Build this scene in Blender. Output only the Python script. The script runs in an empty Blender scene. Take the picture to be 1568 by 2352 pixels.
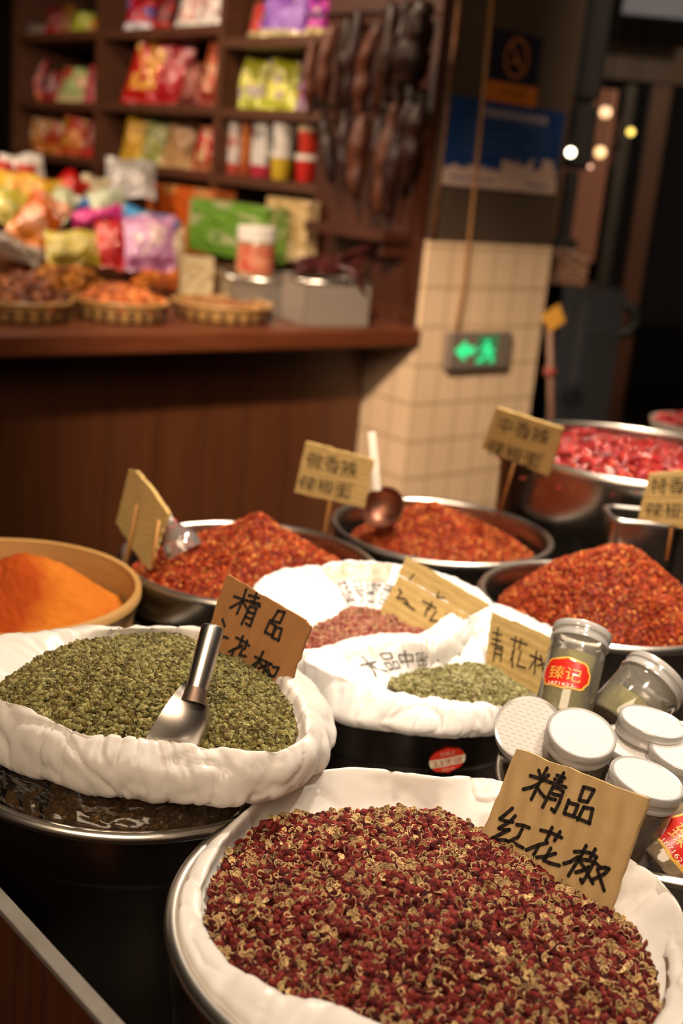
import bpy, bmesh, math, random
import numpy as np
from mathutils import Vector, Matrix

SC = bpy.context.scene
COL = SC.collection
rng = np.random.default_rng(11)
random.seed(5)

# ------------------------------------------------------------------ camera
FPX, PITCH, ROLL = 2700.0, math.radians(16.0), math.radians(5.4)
EYE = np.array([0.0, 0.0, 1.24])
_f = np.array([0, math.cos(PITCH), -math.sin(PITCH)])
_u0 = np.array([0, math.sin(PITCH), math.cos(PITCH)])
_r0 = np.array([1.0, 0, 0])
CR = math.cos(ROLL) * _r0 + math.sin(ROLL) * _u0
CU = -math.sin(ROLL) * _r0 + math.cos(ROLL) * _u0
CF = _f
cd = bpy.data.cameras.new('camera')
cam = bpy.data.objects.new('camera', cd)
COL.objects.link(cam)
M = Matrix.Identity(4)
for i in range(3):
    M[i][0], M[i][1], M[i][2], M[i][3] = CR[i], CU[i], -CF[i], EYE[i]
cam.matrix_world = M
cd.sensor_fit = 'VERTICAL'
cd.sensor_height = 36.0
cd.sensor_width = 24.0
cd.lens = FPX * 36.0 / 2352.0
cd.clip_start = 0.05
cd.clip_end = 60
cd.dof.use_dof = True
cd.dof.focus_distance = 0.91
cd.dof.aperture_fstop = 4.4
cd.dof.aperture_blades = 0
SC.camera = cam

# ------------------------------------------------------------------ view, world, lamps
vs = SC.view_settings
vs.view_transform = 'Standard'
vs.look = 'None'
vs.exposure = 0.0
vs.gamma = 1.0
vs.use_curve_mapping = False
w = bpy.data.worlds.new('world')
SC.world = w
w.use_nodes = True
w.node_tree.nodes['Background'].inputs[0].default_value = (1.0, 0.72, 0.5, 1)
w.node_tree.nodes['Background'].inputs[1].default_value = 0.035


def spot(name, loc, target, power, color, angle=110, blend=.6, radius=.06):
    l = bpy.data.lights.new(name, 'SPOT')
    l.energy = power
    l.color = color
    l.spot_size = math.radians(angle)
    l.spot_blend = blend
    l.shadow_soft_size = radius
    o = bpy.data.objects.new(name, l)
    COL.objects.link(o)
    o.location = loc
    d = Vector(target) - Vector(loc)
    o.rotation_euler = d.to_track_quat('-Z', 'Y').to_euler()
    return o


WARM = (1.0, 0.79, 0.57)
spot('pendant_lamp_light_over_the_bags', (0.42, 1.42, 2.10), (0.14, 1.15, .75), 104, (1.0, .86, .70), 90, .8, .05)
spot('pendant_lamp_light_over_the_chilli', (0.55, 2.05, 2.3), (0.42, 1.84, .8), 98, WARM, 95, .7, .05)
spot('pendant_lamp_light_over_the_near_pots', (-0.25, 0.80, 2.3), (0.0, .85, .7), 12, WARM, 100, .8, .07)
spot('pendant_lamp_light_over_the_jars', (0.50, 0.50, 2.15), (0.20, 1.20, .75), 58, (1.0, .86, .70), 44, .8, .05)
spot('stall_lamp_light_near', (-0.75, 3.2, 2.5), (-0.6, 3.9, .8), 105, (1.0, .76, .52), 130, .7, .07)
spot('stall_lamp_light_far', (-1.9, 3.5, 2.0), (-.9, 4.7, 1.15), 95, (1.0, .78, .56), 110, .7, .07)
spot('aisle_lamp_light', (-0.3, 1.0, 2.35), (0.10, 3.4, .42), 620, (1.0, .78, .55), 42, .9, .08)


spot('far_right_fill_light', (1.35, 3.1, 2.5), (1.55, 5.0, 1.3), 95, (1.0, .76, .52), 90, .8, .08)  # added fill spot, brightens the wall strip, door frames and cabinet
al = bpy.data.lights.new('hall_fill_light', 'AREA')  # soft fill added behind the camera to lift the counter front
al.energy = 72
al.size = 1.6
al.color = (1.0, .74, .5)
ao = bpy.data.objects.new('hall_fill_light', al)
COL.objects.link(ao)
ao.location = (-.5, -1.0, 2.7)
ao.rotation_euler = (Vector((-.4, 3.2, .3)) - Vector((-.5, -1.0, 2.7))).to_track_quat('-Z', 'Y').to_euler()


# ------------------------------------------------------------------ pixel helpers
def ray(px, py):
    return (px - 784) / FPX * CR - (py - 1176) / FPX * CU + CF


def at(px, py, z):
    d = ray(px, py)
    return EYE + d * ((z - EYE[2]) / d[2])


def dep(px, py, Y):
    d = ray(px, py)
    return EYE + d * (Y / d[1])


def on_plane(px, py, P, n):
    d = ray(px, py)
    return EYE + d * (np.dot(np.asarray(P) - EYE, n) / np.dot(d, n))


def unit(v):
    v = np.asarray(v, float)
    return v / np.linalg.norm(v)


# the stall stands turned 41 degrees in the hall: A runs along its counter, B along its shelves
TH = math.radians(41)
A = np.array([math.cos(TH), math.sin(TH), 0])
B = np.array([-math.sin(TH), math.cos(TH), 0])
Z = np.array([0, 0, 1.0])
P0 = at(966, 754, .80)
P0[2] = 0


def W(s, t, z):
    return P0 + s * A + t * B + z * Z


def on_s(px, py, s=0.0):
    p = on_plane(px, py, P0 + s * A, A) - P0
    return float(p @ B), float(p[2])


def on_t(px, py, t=0.0):
    p = on_plane(px, py, P0 + t * B, B) - P0
    return float(p @ A), float(p[2])


# ------------------------------------------------------------------ noise
def _h(ix, iy, iz, seed):
    n = ix * 374761393 + iy * 668265263 + iz * 1440670441 + seed * 144269504
    n = (n ^ (n >> 13)) * 1274126177
    n = n & 0x7fffffff
    n = n ^ (n >> 15)
    return (n & 0xffff) / 65535.0


def vnoise(P, seed=0):
    P = np.asarray(P, float)
    i = np.floor(P).astype(np.int64)
    f = P - i
    f = f * f * (3 - 2 * f)
    x, y, z = i.T
    fx, fy, fz = f.T
    r = 0
    for dx in (0, 1):
        for dy in (0, 1):
            for dz in (0, 1):
                wgt = (fx if dx else 1 - fx) * (fy if dy else 1 - fy) * (fz if dz else 1 - fz)
                r = r + wgt * _h(x + dx, y + dy, z + dz, seed)
    return r * 2 - 1


def fbm(P, seed=0, oct=3):
    P = np.asarray(P, float)
    r = 0
    a = 1.0
    for k in range(oct):
        r = r + a * vnoise(P * 2 ** k, seed + k * 7)
        a *= .5
    return r


# ------------------------------------------------------------------ materials
def lin(h):
    h = h.lstrip('#')
    c = [int(h[i:i + 2], 16) / 255 for i in (0, 2, 4)]
    return tuple(x / 12.92 if x <= .04045 else ((x + .055) / 1.055) ** 2.4 for x in c)


def nset(n, key, v):
    if key in n.inputs:
        n.inputs[key].default_value = v


def mat(name, color='#808080', rough=.5, metal=0.0, spec=.5, coat=0.0, coat_rough=.1, noise=None, bump=None,
        color2=None, scale=(1, 1, 1), attr=None, emit=None, transl=0.0, coords='Object'):
    m = bpy.data.materials.new(name)
    m.use_nodes = True
    nt = m.node_tree
    N, L = nt.nodes, nt.links
    b = N['Principled BSDF']
    c = lin(color) if isinstance(color, str) else color
    nset(b, 'Base Color', (*c, 1))
    nset(b, 'Roughness', rough)
    nset(b, 'Metallic', metal)
    nset(b, 'Specular IOR Level', spec)
    nset(b, 'Coat Weight', coat)
    nset(b, 'Coat Roughness', coat_rough)
    tc = N.new('ShaderNodeTexCoord')
    mp = N.new('ShaderNodeMapping')
    mp.inputs['Scale'].default_value = scale
    L.new(tc.outputs[coords], mp.inputs['Vector'])
    csock = None
    if attr:
        at_ = N.new('ShaderNodeAttribute')
        at_.attribute_name = attr
        csock = at_.outputs['Color']
        L.new(csock, b.inputs['Base Color'])
    if noise:
        sc, amt = noise
        t = N.new('ShaderNodeTexNoise')
        t.inputs['Scale'].default_value = sc
        t.inputs['Detail'].default_value = 5
        L.new(mp.outputs[0], t.inputs['Vector'])
        r = N.new('ShaderNodeValToRGB')
        r.color_ramp.elements[0].position = .5 - amt
        r.color_ramp.elements[1].position = .5 + amt
        L.new(t.outputs['Fac'], r.inputs['Fac'])
        if attr:
            r.color_ramp.elements[0].color = (.55, .55, .55, 1)
            r.color_ramp.elements[1].color = (1.25, 1.25, 1.25, 1)
            mx = N.new('ShaderNodeMix')
            mx.data_type = 'RGBA'
            mx.blend_type = 'MULTIPLY'
            mx.inputs[0].default_value = 1
            L.new(csock, mx.inputs[6])
            L.new(r.outputs[0], mx.inputs[7])
            L.new(mx.outputs[2], b.inputs['Base Color'])
        else:
            c2 = lin(color2) if color2 else tuple(x * .6 for x in c)
            r.color_ramp.elements[0].color = (*c, 1)
            r.color_ramp.elements[1].color = (*c2, 1)
            L.new(r.outputs[0], b.inputs['Base Color'])
    if bump:
        sc, st, dist = bump
        t = N.new('ShaderNodeTexNoise')
        t.inputs['Scale'].default_value = sc
        t.inputs['Detail'].default_value = 4
        L.new(mp.outputs[0], t.inputs['Vector'])
        bp = N.new('ShaderNodeBump')
        bp.inputs['Strength'].default_value = st
        bp.inputs['Distance'].default_value = dist
        L.new(t.outputs['Fac'], bp.inputs['Height'])
        L.new(bp.outputs[0], b.inputs['Normal'])
        if coat:
            L.new(bp.outputs[0], b.inputs['Coat Normal'])
    if emit:
        nset(b, 'Emission Color', (*lin(emit[0]), 1))
        nset(b, 'Emission Strength', emit[1])
    if transl:
        tr = N.new('ShaderNodeBsdfTranslucent')
        tr.inputs['Color'].default_value = (*c, 1)
        mx = N.new('ShaderNodeMixShader')
        mx.inputs[0].default_value = transl
        L.new(b.outputs[0], mx.inputs[1])
        L.new(tr.outputs[0], mx.inputs[2])
        L.new(mx.outputs[0], N['Material Output'].inputs['Surface'])
    return m


def clear_mat(name, tint='#ffffff', gloss=.12, rough=.05, bump=None, haze=0.0, hazecol='#ffffff'):
    """thin clear plastic: a see-through sheet with a glossy face"""
    m = bpy.data.materials.new(name)
    m.use_nodes = True
    nt = m.node_tree
    N, L = nt.nodes, nt.links
    N.remove(N['Principled BSDF'])
    out = N['Material Output']
    t = N.new('ShaderNodeBsdfTransparent')
    t.inputs[0].default_value = (*lin(tint), 1)
    g = N.new('ShaderNodeBsdfGlossy')
    g.inputs['Roughness'].default_value = rough
    fr = N.new('ShaderNodeFresnel')
    fr.inputs[0].default_value = 1.5
    ad = N.new('ShaderNodeMath')
    ad.operation = 'ADD'
    ad.inputs[1].default_value = gloss - .04
    L.new(fr.outputs[0], ad.inputs[0])
    mx = N.new('ShaderNodeMixShader')
    L.new(ad.outputs[0], mx.inputs[0])
    src = t
    if haze:
        d = N.new('ShaderNodeBsdfDiffuse')
        d.inputs[0].default_value = (*lin(hazecol), 1)
        m2 = N.new('ShaderNodeMixShader')
        m2.inputs[0].default_value = haze
        L.new(t.outputs[0], m2.inputs[1])
        L.new(d.outputs[0], m2.inputs[2])
        src = m2
    L.new(src.outputs[0], mx.inputs[1])
    L.new(g.outputs[0], mx.inputs[2])
    L.new(mx.outputs[0], out.inputs['Surface'])
    if bump:
        tc = N.new('ShaderNodeTexCoord')
        mp = N.new('ShaderNodeMapping')
        mp.inputs['Scale'].default_value = bump[3] if len(bump) > 3 else (1, 1, 1)
        L.new(tc.outputs['Object'], mp.inputs[0])
        n = N.new('ShaderNodeTexNoise')
        n.inputs['Scale'].default_value = bump[0]
        n.inputs['Detail'].default_value = 3
        L.new(mp.outputs[0], n.inputs['Vector'])
        bp = N.new('ShaderNodeBump')
        bp.inputs['Strength'].default_value = bump[1]
        bp.inputs['Distance'].default_value = bump[2]
        L.new(n.outputs['Fac'], bp.inputs['Height'])
        L.new(bp.outputs[0], g.inputs['Normal'])
    return m


def plank_mat(name, c1, c2, rough, axis_scale, plank=0.0, plank_dir=None, grain=(1, 1, 8), coat=0.0):
    """wood grain streaks, optional plank seams along plank_dir (world horizontal direction)"""
    m = mat(name, c1, rough, color2=c2, noise=(axis_scale, .28), scale=grain, coat=coat, coat_rough=.3)
    if plank:
        nt = m.node_tree
        N, L = nt.nodes, nt.links
        b = N['Principled BSDF']
        g = N.new('ShaderNodeNewGeometry')
        dt = N.new('ShaderNodeVectorMath')
        dt.operation = 'DOT_PRODUCT'
        dt.inputs[1].default_value = tuple(plank_dir)
        L.new(g.outputs['Position'], dt.inputs[0])
        dv = N.new('ShaderNodeMath')
        dv.operation = 'DIVIDE'
        dv.inputs[1].default_value = plank
        L.new(dt.outputs['Value'], dv.inputs[0])
        fr = N.new('ShaderNodeMath')
        fr.operation = 'FRACT'
        L.new(dv.outputs[0], fr.inputs[0])
        gt = N.new('ShaderNodeMath')
        gt.operation = 'GREATER_THAN'
        gt.inputs[1].default_value = .035
        L.new(fr.outputs[0], gt.inputs[0])
        old = b.inputs['Base Color'].links[0].from_socket
        mx = N.new('ShaderNodeMix')
        mx.data_type = 'RGBA'
        mx.inputs[6].default_value = (*[x * .35 for x in lin(c1)], 1)
        L.new(gt.outputs[0], mx.inputs[0])
        L.new(old, mx.inputs[7])
        L.new(mx.outputs[2], b.inputs['Base Color'])
    return m


def tile_mat(name):
    """cream glazed wall tiles with darker joints, laid out along A, B and Z"""
    m = bpy.data.materials.new(name)
    m.use_nodes = True
    N, L = m.node_tree.nodes, m.node_tree.links
    b = N['Principled BSDF']
    nset(b, 'Roughness', .35)
    g = N.new('ShaderNodeNewGeometry')
    facs = []
    for vec, size, off in ((A, .100, float(P0 @ A)), (B, .100, float(P0 @ B)), (Z, .1235, .062)):
        dt = N.new('ShaderNodeVectorMath')
        dt.operation = 'DOT_PRODUCT'
        dt.inputs[1].default_value = tuple(vec)
        L.new(g.outputs['Position'], dt.inputs[0])
        ma = N.new('ShaderNodeMath')
        ma.operation = 'MULTIPLY_ADD'
        ma.inputs[1].default_value = 1 / size
        ma.inputs[2].default_value = -off / size + .5 + 100
        L.new(dt.outputs['Value'], ma.inputs[0])
        fr = N.new('ShaderNodeMath')
        fr.operation = 'FRACT'
        L.new(ma.outputs[0], fr.inputs[0])
        sb = N.new('ShaderNodeMath')
        sb.operation = 'SUBTRACT'
        sb.inputs[1].default_value = .5
        L.new(fr.outputs[0], sb.inputs[0])
        ab = N.new('ShaderNodeMath')
        ab.operation = 'ABSOLUTE'
        L.new(sb.outputs[0], ab.inputs[0])
        gt = N.new('ShaderNodeMath')
        gt.operation = 'LESS_THAN'
        gt.inputs[1].default_value = .035
        L.new(ab.outputs[0], gt.inputs[0])
        nd = N.new('ShaderNodeVectorMath')
        nd.operation = 'DOT_PRODUCT'
        nd.inputs[1].default_value = tuple(vec)
        L.new(g.outputs['True Normal'], nd.inputs[0])
        na = N.new('ShaderNodeMath')
        na.operation = 'ABSOLUTE'
        L.new(nd.outputs['Value'], na.inputs[0])
        nl = N.new('ShaderNodeMath')
        nl.operation = 'LESS_THAN'
        nl.inputs[1].default_value = .7
        L.new(na.outputs[0], nl.inputs[0])
        mu = N.new('ShaderNodeMath')
        mu.operation = 'MULTIPLY'
        L.new(gt.outputs[0], mu.inputs[0])
        L.new(nl.outputs[0], mu.inputs[1])
        facs.append(mu)
    m1 = N.new('ShaderNodeMath')
    m1.operation = 'MAXIMUM'
    L.new(facs[0].outputs[0], m1.inputs[0])
    L.new(facs[1].outputs[0], m1.inputs[1])
    m2 = N.new('ShaderNodeMath')
    m2.operation = 'MAXIMUM'
    L.new(m1.outputs[0], m2.inputs[0])
    L.new(facs[2].outputs[0], m2.inputs[1])
    nz = N.new('ShaderNodeTexNoise')
    nz.inputs['Scale'].default_value = 5
    L.new(g.outputs['Position'], nz.inputs['Vector'])
    rp = N.new('ShaderNodeValToRGB')
    rp.color_ramp.elements[0].color = (*lin('#d6b593'), 1)
    rp.color_ramp.elements[1].color = (*lin('#e4c6a6'), 1)
    L.new(nz.outputs['Fac'], rp.inputs[0])
    mx = N.new('ShaderNodeMix')
    mx.data_type = 'RGBA'
    mx.inputs[7].default_value = (*lin('#b09270'), 1)
    L.new(m2.outputs[0], mx.inputs[0])
    L.new(rp.outputs[0], mx.inputs[6])
    L.new(mx.outputs[2], b.inputs['Base Color'])
    return m


def cardboard_mat(name, c1, c2, ribs, scale, rough=.85, dist=.0015):
    """kraft board: fine fibre noise and lengthwise crushed ribs along local x of the Generated UV"""
    m = mat(name, c1, rough, spec=.2, color2=c2, noise=(60, .3))
    N, L = m.node_tree.nodes, m.node_tree.links
    b = N['Principled BSDF']
    uv = N.new('ShaderNodeAttribute')
    uv.attribute_name = 'uvw'
    wv = N.new('ShaderNodeTexWave')
    wv.wave_type = 'BANDS'
    wv.bands_direction = 'X' if ribs == 'X' else 'Y'
    wv.inputs['Scale'].default_value = scale
    wv.inputs['Distortion'].default_value = 2.6
    wv.inputs['Detail'].default_value = 1.0
    L.new(uv.outputs['Vector'], wv.inputs['Vector'])
    bp = N.new('ShaderNodeBump')
    bp.inputs['Strength'].default_value = .3
    bp.inputs['Distance'].default_value = dist
    L.new(wv.outputs['Fac'], bp.inputs['Height'])
    L.new(bp.outputs[0], b.inputs['Normal'])
    return m


# ------------------------------------------------------------------ mesh builders
def tag(o, label=None, cat=None, group=None, kind=None):
    if label:
        o['label'] = label
    if cat:
        o['category'] = cat
    if group:
        o['group'] = group
    if kind:
        o['kind'] = kind
    return o


def thing(name, label, cat, loc=(0, 0, 0), group=None, matrix=None):
    o = bpy.data.objects.new(name, None)
    o.empty_display_size = .05
    COL.objects.link(o)
    if matrix is not None:
        o.matrix_world = matrix
    else:
        o.location = tuple(float(v) for v in loc)
    return tag(o, label, cat, group)


def mesh(name, V, F, m, parent=None, smooth=True, local=False, cols=None, uvw=None, sharp=None, origin=None):
    """one mesh object; V in world space (or in the parent's space with local=True)"""
    V = np.asarray(V, float)
    base = np.zeros(3)
    if parent is not None and not local:
        p = parent
        while p is not None:
            base = base + np.array(p.location)
            p = p.parent
    elif parent is None:
        base = np.array(origin) if origin is not None else np.array([*(V[:, :2].min(0) + V[:, :2].max(0)) / 2, V[:, 2].min()])
    V = V - base
    me = bpy.data.meshes.new(name)
    if isinstance(F, np.ndarray):
        k = F.shape[1]
        me.vertices.add(len(V))
        me.vertices.foreach_set('co', V.astype(np.float32).ravel())
        me.loops.add(F.size)
        me.loops.foreach_set('vertex_index', F.astype(np.int32).ravel())
        me.polygons.add(len(F))
        me.polygons.foreach_set('loop_start', np.arange(0, F.size, k, dtype=np.int32))
        me.update(calc_edges=True)
        me.validate()
    else:
        me.from_pydata([tuple(v) for v in V], [], [list(f) for f in F])
        me.update()
    if smooth:
        me.polygons.foreach_set('use_smooth', [True] * len(me.polygons))
        if sharp:
            me.set_sharp_from_angle(angle=math.radians(sharp))
    if cols is not None:
        a = me.color_attributes.new('Col', 'FLOAT_COLOR', 'POINT')
        c4 = np.ones((len(V), 4), np.float32)
        c4[:, :3] = cols
        a.data.foreach_set('color', c4.ravel())
    if uvw is not None:
        a = me.attributes.new('uvw', 'FLOAT_VECTOR', 'POINT')
        u3 = np.zeros((len(V), 3), np.float32)
        u3[:, :uvw.shape[1]] = uvw
        a.data.foreach_set('vector', u3.ravel())
    for mm in (m if isinstance(m, (list, tuple)) else [m]):
        me.materials.append(mm)
    o = bpy.data.objects.new(name, me)
    COL.objects.link(o)
    if parent is not None:
        o.parent = parent
    else:
        o.location = tuple(base)
    return o


class MB:
    def __init__(s):
        s.V, s.F = [], []

    def add(s, V, F):
        k = len(s.V)
        s.V += [tuple(v) for v in V]
        s.F += [tuple(i + k for i in f) for f in F]
        return s

    def box(s, o, ex, ey, ez):
        """box from corner o with edge vectors"""
        o, ex, ey, ez = map(np.asarray, (o, ex, ey, ez))
        V = [o, o + ex, o + ex + ey, o + ey, o + ez, o + ex + ez, o + ex + ey + ez, o + ey + ez]
        return s.add(V, [(0, 3, 2, 1), (4, 5, 6, 7), (0, 1, 5, 4), (1, 2, 6, 5), (2, 3, 7, 6), (3, 0, 4, 7)])

    def tube(s, pts, rad, n=10, cap=True):
        pts = np.asarray(pts, float)
        rad = np.broadcast_to(np.asarray(rad, float), (len(pts),))
        V, F = [], []
        T = np.gradient(pts, axis=0)
        up = np.array([0.31, .2, .93])
        for p, t, r in zip(pts, T, rad):
            t = unit(t)
            x = np.cross(t, up)
            x = unit(x)
            y = np.cross(t, x)
            for k in range(n):
                a = 2 * math.pi * k / n
                V.append(p + r * (math.cos(a) * x + math.sin(a) * y))
        for i in range(len(pts) - 1):
            for k in range(n):
                F.append((i * n + k, i * n + (k + 1) % n, (i + 1) * n + (k + 1) % n, (i + 1) * n + k))
        if cap:
            F.append(tuple(range(n))[::-1])
            F.append(tuple(range((len(pts) - 1) * n, len(pts) * n)))
        return s.add(V, F)

    def prism(s, poly, dvec):
        poly = [np.asarray(p, float) for p in poly]
        n = len(poly)
        V = poly + [p + np.asarray(dvec) for p in poly]
        F = [tuple(range(n))[::-1], tuple(range(n, 2 * n))] + [(i, (i + 1) % n, n + (i + 1) % n, n + i) for i in range(n)]
        return s.add(V, F)

    def lathe(s, prof, c=(0, 0, 0), n=64, caps=False):
        """prof: list of (r,z)"""
        c = np.asarray(c, float)
        V, F = [], []
        for r, z in prof:
            for k in range(n):
                a = 2 * math.pi * k / n
                V.append(c + np.array([r * math.cos(a), r * math.sin(a), z]))
        for i in range(len(prof) - 1):
            for k in range(n):
                F.append((i * n + k, i * n + (k + 1) % n, (i + 1) * n + (k + 1) % n, (i + 1) * n + k))
        if caps:
            F.append(tuple(range(n))[::-1])
            F.append(tuple(range((len(prof) - 1) * n, len(prof) * n)))
        return s.add(V, F)

    def out(s, name, m, parent=None, smooth=False, local=False, sharp=None):
        return mesh(name, s.V, s.F, m, parent, smooth, local, sharp=sharp)


def bevel(o, width, seg=2):
    b = o.modifiers.new('bevel', 'BEVEL')
    b.width = width
    b.segments = seg
    b.limit_method = 'ANGLE'
    b.angle_limit = math.radians(40)
    return o


def wbox(name, o, ex, ey, ez, m, parent=None, bev=0.0):
    ob = MB().box(o, ex, ey, ez).out(name, m, parent)
    if bev:
        bevel(ob, bev)
    return ob


def stbox(name, s0, s1, t0, t1, z0, z1, m, parent=None, bev=0.0):
    return wbox(name, W(s0, t0, z0), (s1 - s0) * A, (t1 - t0) * B, (z1 - z0) * Z, m, parent, bev)


_txt = {}


def text2d(body, spacing=1.0, line=1.0):
    """flat glyph outlines of the built-in font, normalised to the unit square"""
    key = (body, spacing, line)
    if key in _txt:
        return _txt[key]
    c = bpy.data.curves.new('t', 'FONT')
    c.body = body
    c.align_x = 'CENTER'
    c.space_character = spacing
    c.space_line = line
    c.resolution_u = 3
    o = bpy.data.objects.new('t', c)
    COL.objects.link(o)
    bpy.context.view_layer.update()
    me = o.to_mesh()
    me.calc_loop_triangles()
    V = np.array([v.co[:] for v in me.vertices])[:, :2]
    F = [tuple(t.vertices) for t in me.loop_triangles]
    o.to_mesh_clear()
    bpy.data.objects.remove(o)
    bpy.data.curves.remove(c)
    lo, hi = V.min(0), V.max(0)
    _txt[key] = ((V - lo) / (hi - lo), F, (hi - lo))
    return _txt[key]


def strokes_mesh(lines, to3d, nrm, width, off):
    """marker strokes: ribbons with round ends; to3d maps 2D -> point on the card"""
    V, F = [], []
    for ln in lines:
        P = [np.asarray(to3d(*q)) for q in ln]
        for i, p in enumerate(P):
            k = len(V)
            e1 = unit(np.cross(nrm, [.3, .5, .8]))
            e2 = np.cross(nrm, e1)
            for a in range(8):
                V.append(p + nrm * off + width / 2 * (math.cos(a * math.pi / 4) * e1 + math.sin(a * math.pi / 4) * e2))
            F.append(tuple(range(k, k + 8)))
            if i:
                q = P[i - 1]
                d = p - q
                if np.linalg.norm(d) < 1e-7:
                    continue
                sd = unit(np.cross(nrm, d)) * width / 2
                k = len(V)
                V += [q + sd + nrm * off, q - sd + nrm * off, p - sd + nrm * off, p + sd + nrm * off]
                F.append((k, k + 1, k + 2, k + 3))
    return V, F


# ------------------------------------------------------------------ polar surfaces: bags and heaps
NT = 320
THETA = np.arange(NT) * 2 * math.pi / NT


def loop_px(c, pts, sig=2.5):
    """[(px,py,z)] around centre c -> radius and height over THETA"""
    P = np.array([at(*p) for p in pts])
    d = P[:, :2] - c
    th = np.arctan2(d[:, 1], d[:, 0]) % (2 * math.pi)
    r = np.hypot(d[:, 0], d[:, 1])
    o = np.argsort(th)
    R = np.interp(THETA, th[o], r[o], period=2 * math.pi)
    H = np.interp(THETA, th[o], P[o, 2], period=2 * math.pi)
    k = np.exp(-.5 * (np.minimum(np.arange(NT), NT - np.arange(NT)) / (sig * NT / 360)) ** 2)
    k /= k.sum()
    sm = lambda x: np.real(np.fft.ifft(np.fft.fft(x) * np.fft.fft(k)))
    return sm(R), sm(H)


def circ(R, z):
    return np.full(NT, R), np.full(NT, z)


def mix_loop(l1, l2, u, dr=0, dz=0):
    return l1[0] * (1 - u) + l2[0] * u + dr, l1[1] * (1 - u) + l2[1] * u + dz


def sheet(c, loops, sub=8, wr=.003, seed=1, scale=22.0, ring=(0.25, 1.0)):
    """draped film through loops (inner -> outer), creased by ridged noise"""
    n = len(loops)
    Rr = np.array([l[0] for l in loops])
    Hh = np.array([l[1] for l in loops])
    rows_r, rows_h, tt = [], [], []
    for i in range(n - 1):
        for j in range(sub + (1 if i == n - 2 else 0)):
            u = j / sub
            i0, i1, i2, i3 = max(i - 1, 0), i, i + 1, min(i + 2, n - 1)
            for src, dst in ((Rr, rows_r), (Hh, rows_h)):
                p0, p1, p2, p3 = src[i0], src[i1], src[i2], src[i3]
                dst.append(.5 * (2 * p1 + (p2 - p0) * u + (2 * p0 - 5 * p1 + 4 * p2 - p3) * u * u + (3 * p1 - p0 - 3 * p2 + p3) * u ** 3))
            tt.append((i + u) / (n - 1))
    r = np.array(rows_r)
    h = np.array(rows_h)
    m = len(r)
    X = c[0] + r * np.cos(THETA)
    Y = c[1] + r * np.sin(THETA)
    P = np.stack([X, Y, h], -1)
    # normals
    du = np.roll(P, -1, 1) - np.roll(P, 1, 1)
    dv = np.gradient(P, axis=0)
    Nn = np.cross(du, dv)
    Nn /= np.linalg.norm(Nn, axis=-1, keepdims=True) + 1e-12
    T = np.array(tt)[:, None] * np.ones((1, NT))
    q = P.reshape(-1, 3) * scale
    warp = np.stack([vnoise(q * .6, seed + 31), vnoise(q * .6, seed + 32), vnoise(q * .6, seed + 33)], -1)
    q2 = q + warp * 1.2
    # long creases: ridged noise stretched across the rim
    ang = np.stack([np.cos(THETA) * 7, np.sin(THETA) * 7], -1)[None].repeat(m, 0).reshape(-1, 2)
    q3 = np.c_[ang + warp[:, :2] * .5, (T.reshape(-1) * 2.2)]
    fine = (1 - np.abs(vnoise(q2 * np.array([1, 1, .5]) * 1.7, seed + 9))) ** 8 + .7 * (1 - np.abs(vnoise(q3 * np.array([1.6, 1.6, 1.2]) + 3, seed + 12))) ** 9
    rid = (1 - np.abs(vnoise(q2, seed))) ** 3 + .55 * (1 - np.abs(vnoise(q2 * 2.1, seed + 3))) ** 3
    rad = (1 - np.abs(vnoise(q3, seed + 5))) ** 2 + .5 * vnoise(q3 * 2.3, seed + 6)
    win = np.clip(np.sin(np.pi * np.clip(T.reshape(-1), .04, .97)) ** .5, 0, 1)
    d = (.26 * rid + .18 * rad + .6 * fine - .4) * wr * win
    P = P.reshape(-1, 3) + Nn.reshape(-1, 3) * d[:, None]
    idx = np.arange(m * NT).reshape(m, NT)
    F = np.stack([idx[:-1], np.roll(idx[:-1], -1, 1), np.roll(idx[1:], -1, 1), idx[1:]], -1).reshape(-1, 4)
    return P, F


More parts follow.
